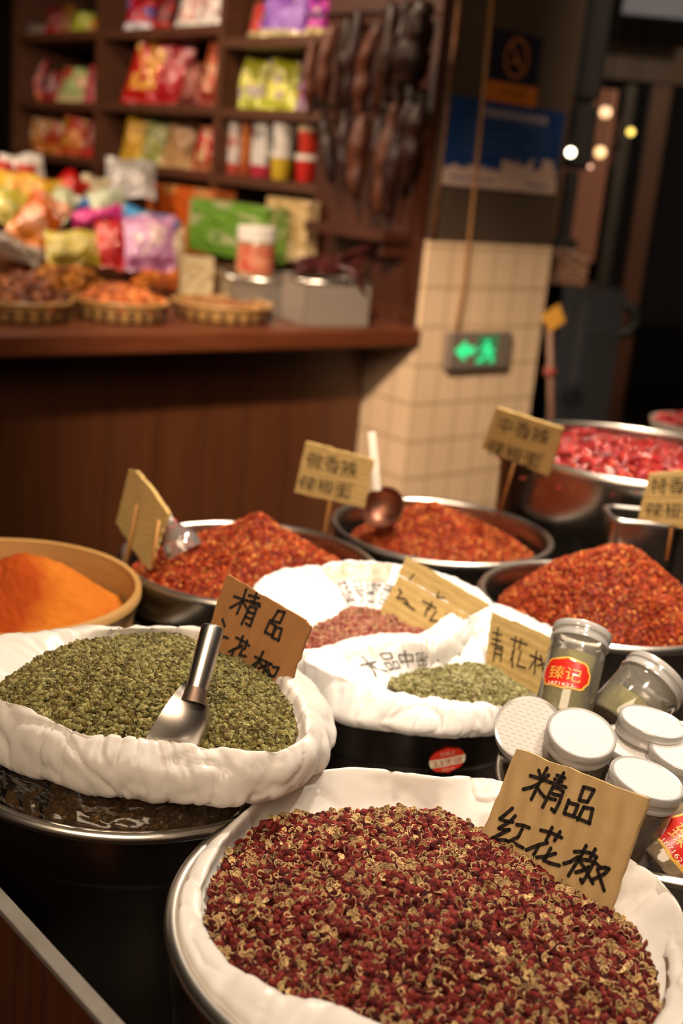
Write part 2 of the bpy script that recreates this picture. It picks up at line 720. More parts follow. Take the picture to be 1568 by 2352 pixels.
class Heap:
    """height field inside a polar outline: z falls from zc at the centre to the outline's height"""

    def __init__(s, c, loop, zc, k=2.0, rough=.002, rscale=40, seed=3, extra=None):
        s.c, s.loop, s.zc, s.k, s.rough, s.rs, s.seed, s.extra = np.asarray(c), loop, zc, k, rough, rscale, seed, extra

    def z(s, rho, th):
        R = np.interp(th, THETA, s.loop[0], period=2 * math.pi)
        H = np.interp(th, THETA, s.loop[1], period=2 * math.pi)
        x = s.c[0] + rho * R * np.cos(th)
        y = s.c[1] + rho * R * np.sin(th)
        z = H + (s.zc - H) * (1 - rho ** s.k)
        z = z + s.rough * fbm(np.stack([x * s.rs, y * s.rs, 0 * x], -1), s.seed)
        if s.extra is not None:
            z = z + s.extra(x, y)
        return np.stack([x, y, z], -1)

    def sample(s, n):
        Rm = s.loop[0].max()
        out_t, out_r = [], []
        while sum(map(len, out_t)) < n:
            th = rng.uniform(0, 2 * math.pi, n)
            R = np.interp(th, THETA, s.loop[0], period=2 * math.pi)
            ok = rng.uniform(0, 1, n) < (R / Rm) ** 2
            out_t.append(th[ok])
            out_r.append(np.sqrt(rng.uniform(0, 1, n))[ok])
        th = np.concatenate(out_t)[:n]
        rho = np.concatenate(out_r)[:n]
        return s.z(rho, th)

    def base(s, nr=26, na=96):
        th = np.arange(na) * 2 * math.pi / na
        V = [s.z(np.zeros(1), np.zeros(1))[0]]
        for i in range(1, nr + 1):
            V += list(s.z(np.full(na, i / nr), th))
        V = np.array(V)
        F = []
        for k in range(na):
            F.append((0, 1 + k, 1 + (k + 1) % na))
        for i in range(nr - 1):
            a, b = 1 + i * na, 1 + (i + 1) * na
            for k in range(na):
                k2 = (k + 1) % na
                F.append((a + k, b + k, b + k2))
                F.append((a + k, b + k2, a + k2))
        return V, np.array(F)


def rand_rot(n, up_bias=0.0):
    q = rng.normal(size=(n, 4))
    q /= np.linalg.norm(q, axis=1, keepdims=True)
    w_, x, y, z = q.T
    return np.stack([np.stack([1 - 2 * (y * y + z * z), 2 * (x * y - z * w_), 2 * (x * z + y * w_)], -1),
                     np.stack([2 * (x * y + z * w_), 1 - 2 * (x * x + z * z), 2 * (y * z - x * w_)], -1),
                     np.stack([2 * (x * z - y * w_), 2 * (y * z + x * w_), 1 - 2 * (x * x + y * y)], -1)], 1)


def ico(sub):
    bm = bmesh.new()
    bmesh.ops.create_icosphere(bm, subdivisions=sub, radius=1)
    V = np.array([v.co[:] for v in bm.verts])
    F = np.array([[v.index for v in f.verts] for f in bm.faces])
    bm.free()
    return V, F


def grow(items):
    """items: list of (template V,F,C, positions, scales, rotations, tints) -> merged arrays"""
    VV, FF, CC = [], [], []
    k = 0
    for (v, f, c), p, s, R, t in items:
        n = len(p)
        X = np.einsum('nij,vj->nvi', R, v) * np.asarray(s).reshape(n, 1, -1) + p[:, None]
        VV.append(X.reshape(-1, 3))
        FF.append((f[None] + (np.arange(n) * len(v))[:, None, None]).reshape(-1, 3) + k)
        CC.append((c[None] * t[:, None]).reshape(-1, 3))
        k += n * len(v)
    return np.concatenate(VV), np.concatenate(FF), np.concatenate(CC)


def berry(seed, sub=2, amp=.17, squash=.92):
    v, f = ico(sub)
    d = 1 + amp * vnoise(v * 3.1 + seed * 5, seed) + amp * .75 * vnoise(v * 5.2 + seed, seed + 1)
    v = v * d[:, None] * np.array([1, 1, squash])
    g = .55 + .75 * (d - d.min()) / (d.max() - d.min() + 1e-9)
    return v, f, np.repeat(g[:, None], 3, 1)


def husk(seed, opening, outc, inc, n=9, rings=4):
    """split peppercorn: two thin cups hinged at one edge, dull outside, pale inside"""
    r = np.random.default_rng(seed)
    V, F, Cc = [], [], []
    for side in (-1, 1):
        k0 = len(V)
        for shell, rr in ((0, 1.0), (1, .86)):
            for i in range(rings + 1):
                ph = math.radians(12 + 82 * i / rings)
                for j in range(n):
                    a = 2 * math.pi * j / n
                    q = rr * (1 + .08 * math.sin(3 * a + seed) * i / rings)
                    V.append((q * math.sin(ph) * math.cos(a) * .95, q * math.sin(ph) * math.sin(a), -q * math.cos(ph) * .62))
                    Cc.append(outc if shell == 0 and i < rings else inc)
        idx = lambda sh, i, j: k0 + sh * (rings + 1) * n + i * n + j % n
        for i in range(rings):
            for j in range(n):
                a, b, c, d = idx(0, i, j), idx(0, i + 1, j), idx(0, i + 1, j + 1), idx(0, i, j + 1)
                F += [(a, b, c), (a, c, d)]
                a, b, c, d = idx(1, i, j), idx(1, i, j + 1), idx(1, i + 1, j + 1), idx(1, i + 1, j)
                F += [(a, b, c), (a, c, d)]
        for j in range(n):
            a, b, c, d = idx(0, rings, j), idx(1, rings, j), idx(1, rings, j + 1), idx(0, rings, j + 1)
            F += [(a, b, c), (a, c, d)]
            # the cup opens upward; tilt it inward and set the two cups side by side like a heart
        be = side * (math.pi / 2 - opening / 2) * .9
        P = np.array(V[k0:])
        Rm = np.array([[math.cos(be), 0, -math.sin(be)], [0, 1, 0], [math.sin(be), 0, math.cos(be)]])
        V[k0:] = [tuple(p) for p in P @ Rm.T + np.array([side * .82, 0, 0])]
    V = np.array(V)
    return V * .62, np.array(F), np.array(Cc)


def flake_t(seed):
    r = np.random.default_rng(seed)
    v = np.array([(1, 0, 0), (-1, 0, 0), (0, 1, 0), (0, -1, 0), (0, 0, 1), (0, 0, -1)], float)
    v = v * np.array([1, .75, .22]) + r.normal(0, .16, (6, 3))
    f = np.array([(0, 2, 4), (2, 1, 4), (1, 3, 4), (3, 0, 4), (2, 0, 5), (1, 2, 5), (3, 1, 5), (0, 3, 5)])
    return v, f, np.ones((6, 3))


def tints(n, palette, jit=.18):
    pal = np.array([lin(c) for c in palette])
    t = pal[rng.integers(0, len(pal), n)]
    return t * (1 + rng.uniform(-jit, jit, (n, 1)))


# ------------------------------------------------------------------ shared materials
STEEL = mat('brushed steel', '#b9b3ab', .24, 1.0, noise=(3, .3), color2='#a49d94', scale=(1, 1, 30))
STEEL_RIM = mat('polished steel', '#dcd6ce', .30, 1.0)
STEEL_DULL = mat('satin steel', '#b8aea2', .38, 1.0)
BAG = mat('milky plastic film', '#e9e3dc', .34, spec=.5, transl=.30, bump=(26, .35, .004))
BAGW = mat('white printed plastic film', '#f2efec', .3, spec=.5, transl=.25, bump=(24, .35, .004))
INK = mat('black marker ink', '#231c18', .6, spec=.3)
INK_SOFT = mat('faded marker ink', '#3a2f22', .7, spec=.2)
GRAIN = mat('peppercorn skin', '#ffffff', .72, spec=.18, attr='Col', noise=(520, .22), bump=(620, 1.0, .0035))
FLAKE = mat('chilli flake', '#ffffff', .55, spec=.28, attr='Col')
KRAFT = cardboard_mat('ribbed kraft cardboard', '#b69a6e', '#a88a5a', 'X', .5, dist=.0028)
KRAFT_PLAIN = cardboard_mat('plain kraft cardboard', '#96693f', '#8a5f38', 'X', .6)
KRAFT_PALE = cardboard_mat('pale ribbed cardboard', '#bfa36a', '#ad915a', 'Y', .9, dist=.0007)
BAMBOO = mat('bamboo', '#b08a54', .45, noise=(6, .3), color2='#946a36', scale=(1, 1, 12), coat=.2)
STICK = mat('bamboo skewer', '#b07c40', .6)
DARKWOOD = plank_mat('dark stained boards', '#583019', '#462411', .42, 7, plank=.16, plank_dir=A, grain=(6, 6, .35))
SHELFWOOD = plank_mat('brown shelf board', '#57331f', '#48291a', .5, 6, grain=(2, 2, 5))
COUNTERWOOD = plank_mat('counter top wood', '#64341e', '#522814', .38, 6, grain=(1.2, 1.2, 6))
PANELWOOD = plank_mat('red brown panel', '#46200f', '#37180b', .45, 5, grain=(3, 3, .7))
TILE = tile_mat('cream wall tiles')
CLEAR = clear_mat('clear jar plastic', '#fbfaf6', .09, .08, haze=.10, hazecol='#f0e8da')
LIDCLEAR = clear_mat('frosted lid plastic', '#ffffff', .10, .18, haze=.34, hazecol='#efe9e4')

# ================================================================== the hall (setting)
FLOOR = mat('dark stone floor', '#2a1c14', .45, noise=(3, .3), color2='#20150f')
WALLDARK = mat('dark hall wall', '#24160e', .7, noise=(2, .3), color2='#1b100a')
FZ = -.22
tag(wbox('floor', (-7, -2.5, FZ - .1), (16, 0, 0), (0, 13, 0), (0, 0, .1), FLOOR), kind='structure')
tag(wbox('wall_back', (-7, 10, FZ), (16, 0, 0), (0, .1, 0), (0, 0, 3.42), WALLDARK), kind='structure')
tag(wbox('wall_left', (-7.1, -2.5, FZ), (.1, 0, 0), (0, 12.6, 0), (0, 0, 3.42), WALLDARK), kind='structure')
tag(wbox('wall_right', (9, -2.5, FZ), (.1, 0, 0), (0, 12.6, 0), (0, 0, 3.42), WALLDARK), kind='structure')
tag(wbox('ceiling', (-7, -2.5, 3.2), (16, 0, 0), (0, 12.6, 0), (0, 0, .1), mat('dark ceiling', '#1d130d', .8)), kind='structure')

# tiled pillar with a dark painted upper shaft
s_r = on_t(1250, 700)[0]
z_tile = on_t(1120, 560)[1]
pil = stbox('trim_1', 0, s_r, 0, s_r, FZ, z_tile, TILE)
tag(pil, kind='structure')
pil2 = stbox('trim_2', .012, s_r + .004, .004, s_r, z_tile, 3.2, mat('dark taupe painted shaft', '#4e3e32', .6, noise=(4, .3), color2='#423428'))
tag(pil2, kind='structure')

# ---- stall counter: slab and recessed plank front
zc_top = .80
t_front = on_s(842, 930)[0]
cnt = thing('stall_counter', 'dark brown plank-fronted stall counter in front of the snack shelves', 'counter', W(-2, t_front, FZ))
bevel(stbox('countertop', -4.2, -.004, -.01, 3.3, zc_top - .055, zc_top, COUNTERWOOD, cnt), .008)
stbox('front_panel', -4.2, -.03, t_front, t_front + .03, FZ, zc_top - .055, DARKWOOD, cnt)

# ---- red-brown side board that carries the cured meat
tA = on_s(708, 600, -.03)[0]
z_bot = zc_top
wp = thing('wooden_side_board', 'tall red-brown board on the pillar side with cured meat hanging in front', 'board', W(-.02, tA / 2, z_bot))
stbox('panel', -.03, -.004, .02, tA, z_bot, 2.6, PANELWOOD, wp)
tl, zl = on_s(705, 507, -.14)
tr_, zr_ = on_s(945, 537, -.14)
lb = stbox('ledge', -.15, -.03, max(tr_, .05), tl, zl - .028, zl, PANELWOOD, wp)
lb2 = stbox('ledge_bracket', -.12, -.03, max(tr_, .05) + .02, max(tr_, .05) + .05, zl - .075, zl - .028, PANELWOOD, wp)

# ---- shelf unit behind the counter
shelf = thing('shelf_unit', 'brown cubby shelf unit full of snack packets behind the counter', 'shelf', W(.2, 2, zc_top))
DEPTH = .36
ut = [on_s(x, y)[0] for x, y in ((752, 150), (501, 200), (222, 200), (30, 200))]
for t_ in ut:
    stbox('upright', 0, DEPTH, t_ - .018, t_ + .018, zc_top, 2.2, SHELFWOOD, shelf)
boards = {}
for sec, pts in enumerate((((610, 83), (610, 251), (610, 411)), ((370, 62), (370, 238), (370, 383)), ((130, 72), (130, 232), (130, 355)))):
    for row, (x, y) in enumerate(pts):
        z = on_s(x, y)[1]
        boards[(row, sec)] = z
        stbox('shelf_board', .004, DEPTH, ut[sec] + .018, ut[sec + 1] - .018, z - .034, z, SHELFWOOD, shelf)
    stbox('shelf_board', .004, DEPTH, ut[sec] + .018, ut[sec + 1] - .018, boards[(0, sec)] + .27, boards[(0, sec)] + .304, SHELFWOOD, shelf)
stbox('back_panel', DEPTH, DEPTH + .015, ut[0] - .018, ut[3] + .018, zc_top, 2.2, mat('dark shelf back', '#2a170d', .6), shelf)
ledge = stbox('base_plinth', -.24, DEPTH, ut[0], ut[3], zc_top, .90, SHELFWOOD, shelf)

# ================================================================== snack packets
_pm = {}


def foil(c1, c2, c3, rough=.2):
    """printed glossy foil: ground colour, big motif, band along the foot"""
    key = (c1, c2, c3, rough)
    if key in _pm:
        return _pm[key]
    m = bpy.data.materials.new('printed foil')
    m.use_nodes = True
    N, L = m.node_tree.nodes, m.node_tree.links
    b = N['Principled BSDF']
    nset(b, 'Roughness', rough)
    nset(b, 'Metallic', .15)
    nset(b, 'Coat Weight', .7)
    nset(b, 'Coat Roughness', .08)
    uv = N.new('ShaderNodeAttribute')
    uv.attribute_name = 'uvw'
    wn = N.new('ShaderNodeTexNoise')
    wn.inputs['Scale'].default_value = 2.6
    wn.inputs['Detail'].default_value = 2
    ofs = N.new('ShaderNodeVectorMath')
    ofs.inputs[1].default_value = (hash(key) % 97 if False else (sum(map(ord, c1 + c2 + c3)) % 97), 3, 5)
    L.new(uv.outputs['Vector'], ofs.inputs[0])
    L.new(ofs.outputs[0], wn.inputs['Vector'])
    r1 = N.new('ShaderNodeValToRGB')
    r1.color_ramp.interpolation = 'CONSTANT'
    e = r1.color_ramp.elements
    e[0].color = (*lin(c1), 1)
    e[1].position = .54
    e[1].color = (*lin(c2), 1)
    x = r1.color_ramp.elements.new(.64)
    x.color = (*lin(c3), 1)
    L.new(wn.outputs['Fac'], r1.inputs[0])
    sp = N.new('ShaderNodeSeparateXYZ')
    L.new(uv.outputs['Vector'], sp.inputs[0])
    lt = N.new('ShaderNodeMath')
    lt.operation = 'LESS_THAN'
    lt.inputs[1].default_value = .22
    L.new(sp.outputs[1], lt.inputs[0])
    mx = N.new('ShaderNodeMix')
    mx.data_type = 'RGBA'
    mx.inputs[7].default_value = (*lin(c3), 1)
    L.new(lt.outputs[0], mx.inputs[0])
    L.new(r1.outputs[0], mx.inputs[6])
    L.new(mx.outputs[2], b.inputs['Base Color'])
    bn = N.new('ShaderNodeTexNoise')
    bn.inputs['Scale'].default_value = 7
    bn.inputs['Detail'].default_value = 2
    L.new(uv.outputs['Vector'], bn.inputs['Vector'])
    bp = N.new('ShaderNodeBump')
    bp.inputs['Strength'].default_value = .7
    bp.inputs['Distance'].default_value = .02
    L.new(bn.outputs['Fac'], bp.inputs['Height'])
    L.new(bp.outputs[0], b.inputs['Normal'])
    L.new(bp.outputs[0], b.inputs['Coat Normal'])
    _pm[key] = m
    return m


def packet(name, label, cat, base, ex, ez, w_, h_, th, m, group=None, seed=0):
    """pillow bag: ex across, ez up its face; crimped top and bottom seams"""
    ex, ez = unit(ex), unit(ez)
    en = np.cross(ex, ez)
    nu, nv = 14, 16
    V, F, U = [], [], []
    for side in (1, -1):
        for j in range(nv + 1):
            v = j / nv
            for i in range(nu + 1):
                u = i / nu * 2 - 1
                bul = (1 - abs(u) ** 2.6) * max(0, math.sin(math.pi * min(max((v - .05) / .9, 0), 1))) ** .6
                n_ = float(vnoise([[u * 1.7 + seed, v * 2.3, side * 3.1]], seed)[0]) * .3 + 1
                off = side * th / 2 * bul * n_
                wig = .010 * math.sin(u * 5 + seed) * (abs(v - .5) * 2) ** 4
                wv_ = 1 - .05 * math.sin(math.pi * v)
                V.append(np.asarray(base) + ex * u * w_ / 2 * wv_ + ez * v * h_ + en * (off + wig))
                U.append((i / nu, v, side))
    n1 = (nu + 1) * (nv + 1)
    for side in (0, 1):
        for j in range(nv):
            for i in range(nu):
                a = side * n1 + j * (nu + 1) + i
                q = (a, a + 1, a + nu + 2, a + nu + 1)
                F.append(q if side == 0 else q[::-1])
    # weld the rims
    def strip(ids):
        for a, b in zip(ids[:-1], ids[1:]):
            F.append((b, a, a + n1, b + n1))
    strip([i for i in range(nu + 1)][::-1])
    strip([nv * (nu + 1) + i for i in range(nu + 1)])
    strip([j * (nu + 1) for j in range(nv + 1)])
    strip([j * (nu + 1) + nu for j in range(nv + 1)][::-1])
    o = mesh(name, V, F, m, uvw=np.array(U))
    return tag(o, label, cat, group)


# (row, section, px of its middle, width px, height px, lean degrees sideways, colours, label)
RED, DRED, GOLD, CREAM, ORG = '#b81f16', '#7a120e', '#d8a030', '#d9c3a0', '#c9561c'
SHELF = [
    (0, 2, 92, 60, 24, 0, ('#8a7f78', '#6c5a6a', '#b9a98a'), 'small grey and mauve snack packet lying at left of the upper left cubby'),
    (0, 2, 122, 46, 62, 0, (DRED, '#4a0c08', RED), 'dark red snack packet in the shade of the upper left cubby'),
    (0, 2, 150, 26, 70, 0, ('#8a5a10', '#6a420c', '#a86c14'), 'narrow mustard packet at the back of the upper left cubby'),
    (0, 2, 183, 48, 46, 12, ('#a8b030', '#8a9624', '#c0c050'), 'lime green snack packet in the upper left cubby'),
    (0, 2, 213, 24, 34, 20, ('#c98a18', '#b5700f', '#dca030'), 'small amber packet leaning beside the lime green one'),
    (0, 1, 262, 52, 92, 4, ('#b9bdc9', '#5a6a96', '#e2ded8'), 'white and slate blue packet at left of the upper middle cubby'),
    (0, 1, 318, 66, 74, -6, ('#b0182a', '#3a3f9a', '#dcd8e6'), 'red, white and violet foil packet in the upper middle cubby'),
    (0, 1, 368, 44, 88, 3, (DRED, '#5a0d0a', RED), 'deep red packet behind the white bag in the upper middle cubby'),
    (0, 1, 428, 58, 100, 6, ('#d9d0ca', '#c9867c', '#e6dfd8'), 'white bag with faint red print in the upper middle cubby'),
    (0, 1, 480, 48, 98, 3, ('#ddd5d0', '#b98a86', '#e8e2dc'), 'second white bag against the right side of the upper middle cubby'),
    (0, 0, 588, 40, 84, 4, (RED, '#c01c1c', '#cbb88a'), 'red packet with a cream foot in the upper right cubby'),
    (0, 0, 644, 104, 110, 0, ('#8a55b8', '#6a3a9a', '#c9b98c'), 'large violet packet with a cream foot in the upper right cubby'),
    (0, 0, 724, 46, 86, -4, ('#b8189a', '#8a2fa0', '#c9b47c'), 'magenta packet beside the large violet one'),
    (1, 2, 72, 44, 96, 2, (RED, '#5a1a3a', ORG), 'red snack packet with a dark motif at left of the middle left cubby'),
    (1, 2, 116, 48, 70, 10, ('#8c1712', '#a99aa0', '#a02420'), 'crinkled dark red packet with silver glints in the middle left cubby'),
    (1, 2, 160, 66, 78, 12, ('#a9b87a', '#b82a22', '#cdbf90'), 'pale green packet with a red fruit motif in the middle left cubby'),
    (1, 2, 204, 34, 84, 0, ('#a8303a', '#8a4a50', '#c05a5a'), 'rose red packet at right of the middle left cubby'),
    (1, 1, 264, 44, 138, 4, ('#c9a98c', '#b5706a', '#d9bf9c'), 'tall cream and pink packet at left of the middle cubby'),
    (1, 1, 318, 86, 150, 14, ('#c02018', GOLD, '#b01a14'), 'big bright red packet with a gold motif in the middle cubby'),
    (1, 1, 378, 66, 142, 14, ('#b01824', '#c9787a', '#a8141c'), 'slanting crimson packet next to the big red one with the gold motif'),
    (1, 1, 428, 46, 100, 6, ('#8a3a2a', '#b9705a', '#6a2018'), 'brownish red packet with pink specks in the middle cubby'),
    (1, 1, 474, 48, 146, 4, ('#a84a20', '#d0a070', '#8a2a18'), 'tall orange and cream packet at right of the middle cubby'),
    (1, 0, 562, 84, 118, 2, ('#b0b020', '#7a5a7c', '#a9b02a'), 'yellow green packet with a purple picture at left of the middle right cubby'),
    (1, 0, 642, 84, 124, -2, ('#b5b428', '#86608c', '#b9bc38'), 'second yellow green packet with a purple picture in the middle right cubby'),
    (1, 0, 698, 40, 108, 2, ('#b06ab8', '#8a2848', '#b89ab4'), 'lilac packet beside the yellow green packets'),
    (2, 2, 74, 56, 84, 14, ('#c07a3a', '#d9c09a', '#b86a28'), 'orange packet with a cream window at left of the lower left cubby'),
    (2, 2, 114, 50, 92, 10, ('#b03c14', '#cfae80', '#c8742c'), 'rust red packet with a pale picture in the lower left cubby'),
    (2, 2, 158, 56, 96, 6, ('#b83a12', '#c9962c', '#b85020'), 'orange red packet with a yellow motif in the lower left cubby'),
    (2, 2, 203, 40, 88, 4, ('#8a2a1a', '#b57a6a', '#b81c18'), 'maroon packet at right of the lower left cubby'),
    (2, 1, 252, 46, 60, 6, ('#c4a6a4', '#a8504c', '#cdb4b0'), 'small pale pink packet at left of the lower middle cubby'),
    (2, 1, 298, 52, 108, 4, ('#c99a20', '#b8891a', '#d0a830'), 'mustard yellow packet in the lower middle cubby'),
    (2, 1, 348, 56, 104, 2, ('#8a8a3c', '#b9b98a', '#9aa04a'), 'olive green packet with a pale picture in the lower middle cubby'),
    (2, 1, 402, 72, 118, 8, ('#b58a5c', '#a87c50', '#c09868'), 'plain tan paper packet in the lower middle cubby'),
    (2, 1, 462, 54, 100, 10, ('#b01c18', '#c9b080', '#a9603c'), 'red and cream packet at right of the lower middle cubby'),
]
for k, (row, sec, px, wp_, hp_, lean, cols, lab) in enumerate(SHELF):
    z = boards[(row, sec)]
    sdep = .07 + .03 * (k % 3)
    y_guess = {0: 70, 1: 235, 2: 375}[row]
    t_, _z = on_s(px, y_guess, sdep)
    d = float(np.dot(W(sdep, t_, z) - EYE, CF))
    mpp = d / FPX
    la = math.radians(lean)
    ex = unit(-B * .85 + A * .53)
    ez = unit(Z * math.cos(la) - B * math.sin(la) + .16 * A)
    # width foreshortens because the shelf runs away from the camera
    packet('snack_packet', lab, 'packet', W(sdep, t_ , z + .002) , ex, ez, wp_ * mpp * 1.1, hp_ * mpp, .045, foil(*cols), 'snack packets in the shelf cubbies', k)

# cartons and tubs of the lower right cubby
def carton(name, label, o, ex, ey, ez, cols, group=None, cat='box'):
    ob = MB().box(o, ex, ey, ez)
    V = np.array(ob.V)
    e = [np.asarray(x) for x in (ex, ey, ez)]
    L_ = [np.dot(x, x) for x in e]
    U = np.stack([(V - np.asarray(o)) @ e[0] / L_[0], (V - np.asarray(o)) @ e[2] / L_[2], (V - np.asarray(o)) @ e[1] / L_[1]], -1)
    me = mesh(name, ob.V, ob.F, foil(*cols, .45), smooth=False, uvw=U)
    bevel(me, .003)
    return tag(me, label, cat, group)


zb = boards[(2, 0)]
for px, wp_, hp_, cols, lab in (
        (521, 34, 118, ('#d9cfca', '#c98a84', '#b8453a'), 'white carton with red print at left of the lower right cubby'),
        (550, 18, 116, ('#c06a1c', '#b8560f', '#a84a10'), 'thin orange carton between two white cartons'),
        (584, 42, 126, ('#ddd5d0', '#8a8a8c', '#b01838'), 'white carton with a crimson edge in the lower right cubby')):
    t_, _ = on_s(px, 400, .04)
    d = float(np.dot(W(.04, t_, zb) - EYE, CF)) / FPX
    ww = wp_ * d * 1.28
    carton('snack_carton', lab, W(.05, t_ + ww / 2, zb + .001), -B * ww, A * .08, Z * hp_ * d, cols, 'cartons in the lower right cubby')


def tub(label, p, r, h, cbody, clid, group):
    t = thing('plastic_tub', label, 'tub', p, group)
    MB().lathe([(0, 0), (r * .8, 0), (r * .84, .004), (r, h * .82)], p, 28).out('body', mat('tub', cbody, .4, coat=.4), t, True, sharp=40)
    MB().lathe([(r * 1.04, h * .80), (r * 1.05, h * .98), (r * .95, h), (0, h)], p, 28).out('lid', mat('tub lid', clid, .4), t, True, sharp=40)
    return t


for px, zo, cb, cl, lab in ((640, 0, '#c0a024', '#d8d2ce', 'lower yellow tub with white lid beside the cartons'), (642, 1, '#d4ccc8', '#e2dcd6', 'white tub standing on the yellow tub'),
                            (697, 0, '#b81c14', '#d9d0ca', 'lower red tub with white lid near the hanging meat'), (699, 1, '#b02a1a', '#c9a888', 'red tub with beige lid standing on the lower red tub')):
    t_, _ = on_s(px, 400, .06)
    d = float(np.dot(W(.06, t_, zb) - EYE, CF)) / FPX
    tub(lab, W(.07, t_, zb + .001 + zo * 62 * d), 26 * d, 61 * d, cb, cl, 'tubs in the lower right cubby')

# ---- heap of packets on the counter, on a low stepped riser
rz = thing('display_riser', 'low stepped wooden riser under the heap of packets', 'riser', W(-1.0, 1.9, zc_top))
stbox('step', -1.75, -.42, 1.0, 2.6, zc_top, .88, SHELFWOOD, rz)
stbox('step', -1.5, -.42, 1.45, 2.6, .88, .98, SHELFWOOD, rz)

HEAP = [  # px centre, width, height, depth Y, turn deg, colours, roughness, label
    (52, 392, 92, 66, 4.35, -8, ('#cfc6be', '#b8aaa4', '#d8d0c8'), .3, 'crumpled white packet on top of the packet heap'),
    (8, 398, 50, 54, 4.3, 20, ('#a81414', '#c02018', '#8a100c'), .3, 'red packet at the top left edge of the heap'),
    (64, 436, 140, 64, 4.15, 8, ('#c9a22c', '#c98a20', '#d8b84a'), .22, 'large yellow packet high on the heap'),
    (14, 474, 90, 74, 4.0, 24, ('#b0a030', '#8a9a50', '#d0c060'), .15, 'shiny yellow green packet at the left of the heap'),
    (156, 432, 64, 66, 4.3, 40, ('#b00c08', '#c01410', '#8c0a08'), .3, 'plain scarlet packet behind the orange pouch'),
    (214, 446, 66, 72, 4.4, 10, ('#b5a688', '#c4b898', '#a89a7c'), .35, 'beige rounded packet in the middle of the heap'),
    (300, 412, 108, 82, 4.55, 0, ('#b4aeac', '#9a9690', '#c6c2c4'), .12, 'clear greyish bag standing at the back of the heap'),
    (192, 478, 52, 34, 4.1, -20, ('#1c62b0', '#2a78c4', '#174f96'), .3, 'bright blue packet peeping out of the heap'),
    (246, 466, 78, 54, 4.1, -18, ('#c6ccb4', '#aab49a', '#e0e4d0'), .08, 'silvery pale packet catching the light on the heap'),
    (140, 470, 60, 70, 4.05, 30, ('#b9bc9c', '#98a07a', '#d8dcc4'), .10, 'crinkled silver green packet beside the orange pouch'),
    (225, 500, 112, 38, 3.9, -14, ('#d01c84', '#e0409a', '#c01478'), .3, 'hot pink packet lying across the heap'),
    (86, 508, 92, 116, 3.8, 30, ('#b8560f', '#d0987c', '#c8741c'), .2, 'orange pouch leaning on the heap'),
    (345, 510, 128, 40, 4.05, 12, ('#2a8ac4', '#1c4a96', '#a8c0d8'), .3, 'blue packet lying over the lilac bag'),
    (166, 572, 116, 74, 3.7, -6, ('#c0b048', '#d8cc80', '#a8942c'), .07, 'gold foil packet glinting at the foot of the heap'),
    (254, 564, 76, 104, 3.75, 4, ('#b40c10', '#c86a60', '#c81c1c'), .25, 'red packet between the gold foil and the lilac bag'),
    (344, 562, 112, 120, 3.75, -4, ('#b07aa4', '#cdaeb0', '#8c4470'), .35, 'lilac bag with a pale picture at the right of the heap'),
    (402, 574, 46, 80, 3.8, -8, ('#cbb598', '#bfa684', '#d2c0a4'), .4, 'narrow cream packet leaning on the lilac bag'),
    (34, 572, 120, 40, 3.55, 22, ('#a8988c', '#8a7a6a', '#c0b4a6'), .15, 'clear tray packet lying at the left front of the heap'),
    (60, 395, 44, 30, 4.2, 0, ('#b83428', '#c8504a', '#c9a0a0'), .3, 'small red printed packet on the yellow one'),
    (112, 540, 60, 60, 3.85, 10, ('#7a5a24', '#a8842c', '#5a3a14'), .25, 'brown and gold packet tucked behind the gold foil'),
]
for k, (px, py, wp_, hp_, Y, rot, cols, ro, lab) in enumerate(HEAP):
    c = dep(px, py, Y)
    d = Y / math.cos(PITCH) / FPX * 1.0
    a = math.radians(rot)
    view = unit(np.array([px - 784, 0, 0]) * 0 + np.array([c[0], c[1], 0]))
    rt = np.array([view[1], -view[0], 0])
    ez0 = unit(Z * .86 + view * .5)
    ex = rt * math.cos(a) - ez0 * math.sin(a)
    ez = ez0 * math.cos(a) + rt * math.sin(a)
    packet('snack_packet', lab, 'packet', c - ez * hp_ * d / 2 * 1.0, ex, ez, wp_ * d, hp_ * d * 1.08, .07, foil(*cols, ro), 'packets heaped on the counter', 50 + k)

# ---- gift boxes in front of the shelf
def boxpx(name, label, x0, x1, y0, y1, s, cols, dd=.10):
    ta, za = on_s(x0, (y0 + y1) / 2 + 0, s)
    tb, zb_ = on_s(x1, (y0 + y1) / 2, s)
    tm, ztop = on_s((x0 + x1) / 2, y0, s)
    _, zbot = on_s((x0 + x1) / 2, y1, s)
    zbot = max(zbot, .902)
    return carton(name, label, W(s, ta, zbot), B * (tb - ta), A * dd, Z * (ztop - zbot), cols, 'gift boxes in front of the shelf')


boxpx('gift_box', 'orange gift box with a beige panel standing behind the lilac bag', 336, 486, 428, 588, -.10, ('#c9591a', '#c98a50', '#c04a0c'))
boxpx('gift_box', 'green gift box with a pale picture beside the orange box', 432, 606, 464, 590, -.20, ('#6a9a30', '#a9b27c', '#5c8a28'))
boxpx('gift_box', 'tan paper box standing against the side board', 607, 704, 456, 598, -.095, ('#c2a272', '#b0905e', '#cbb088'), .05)

# ---- counter things: jar, tray, steel box, baskets
def at_counter(px, py):
    return at(px, py, zc_top)


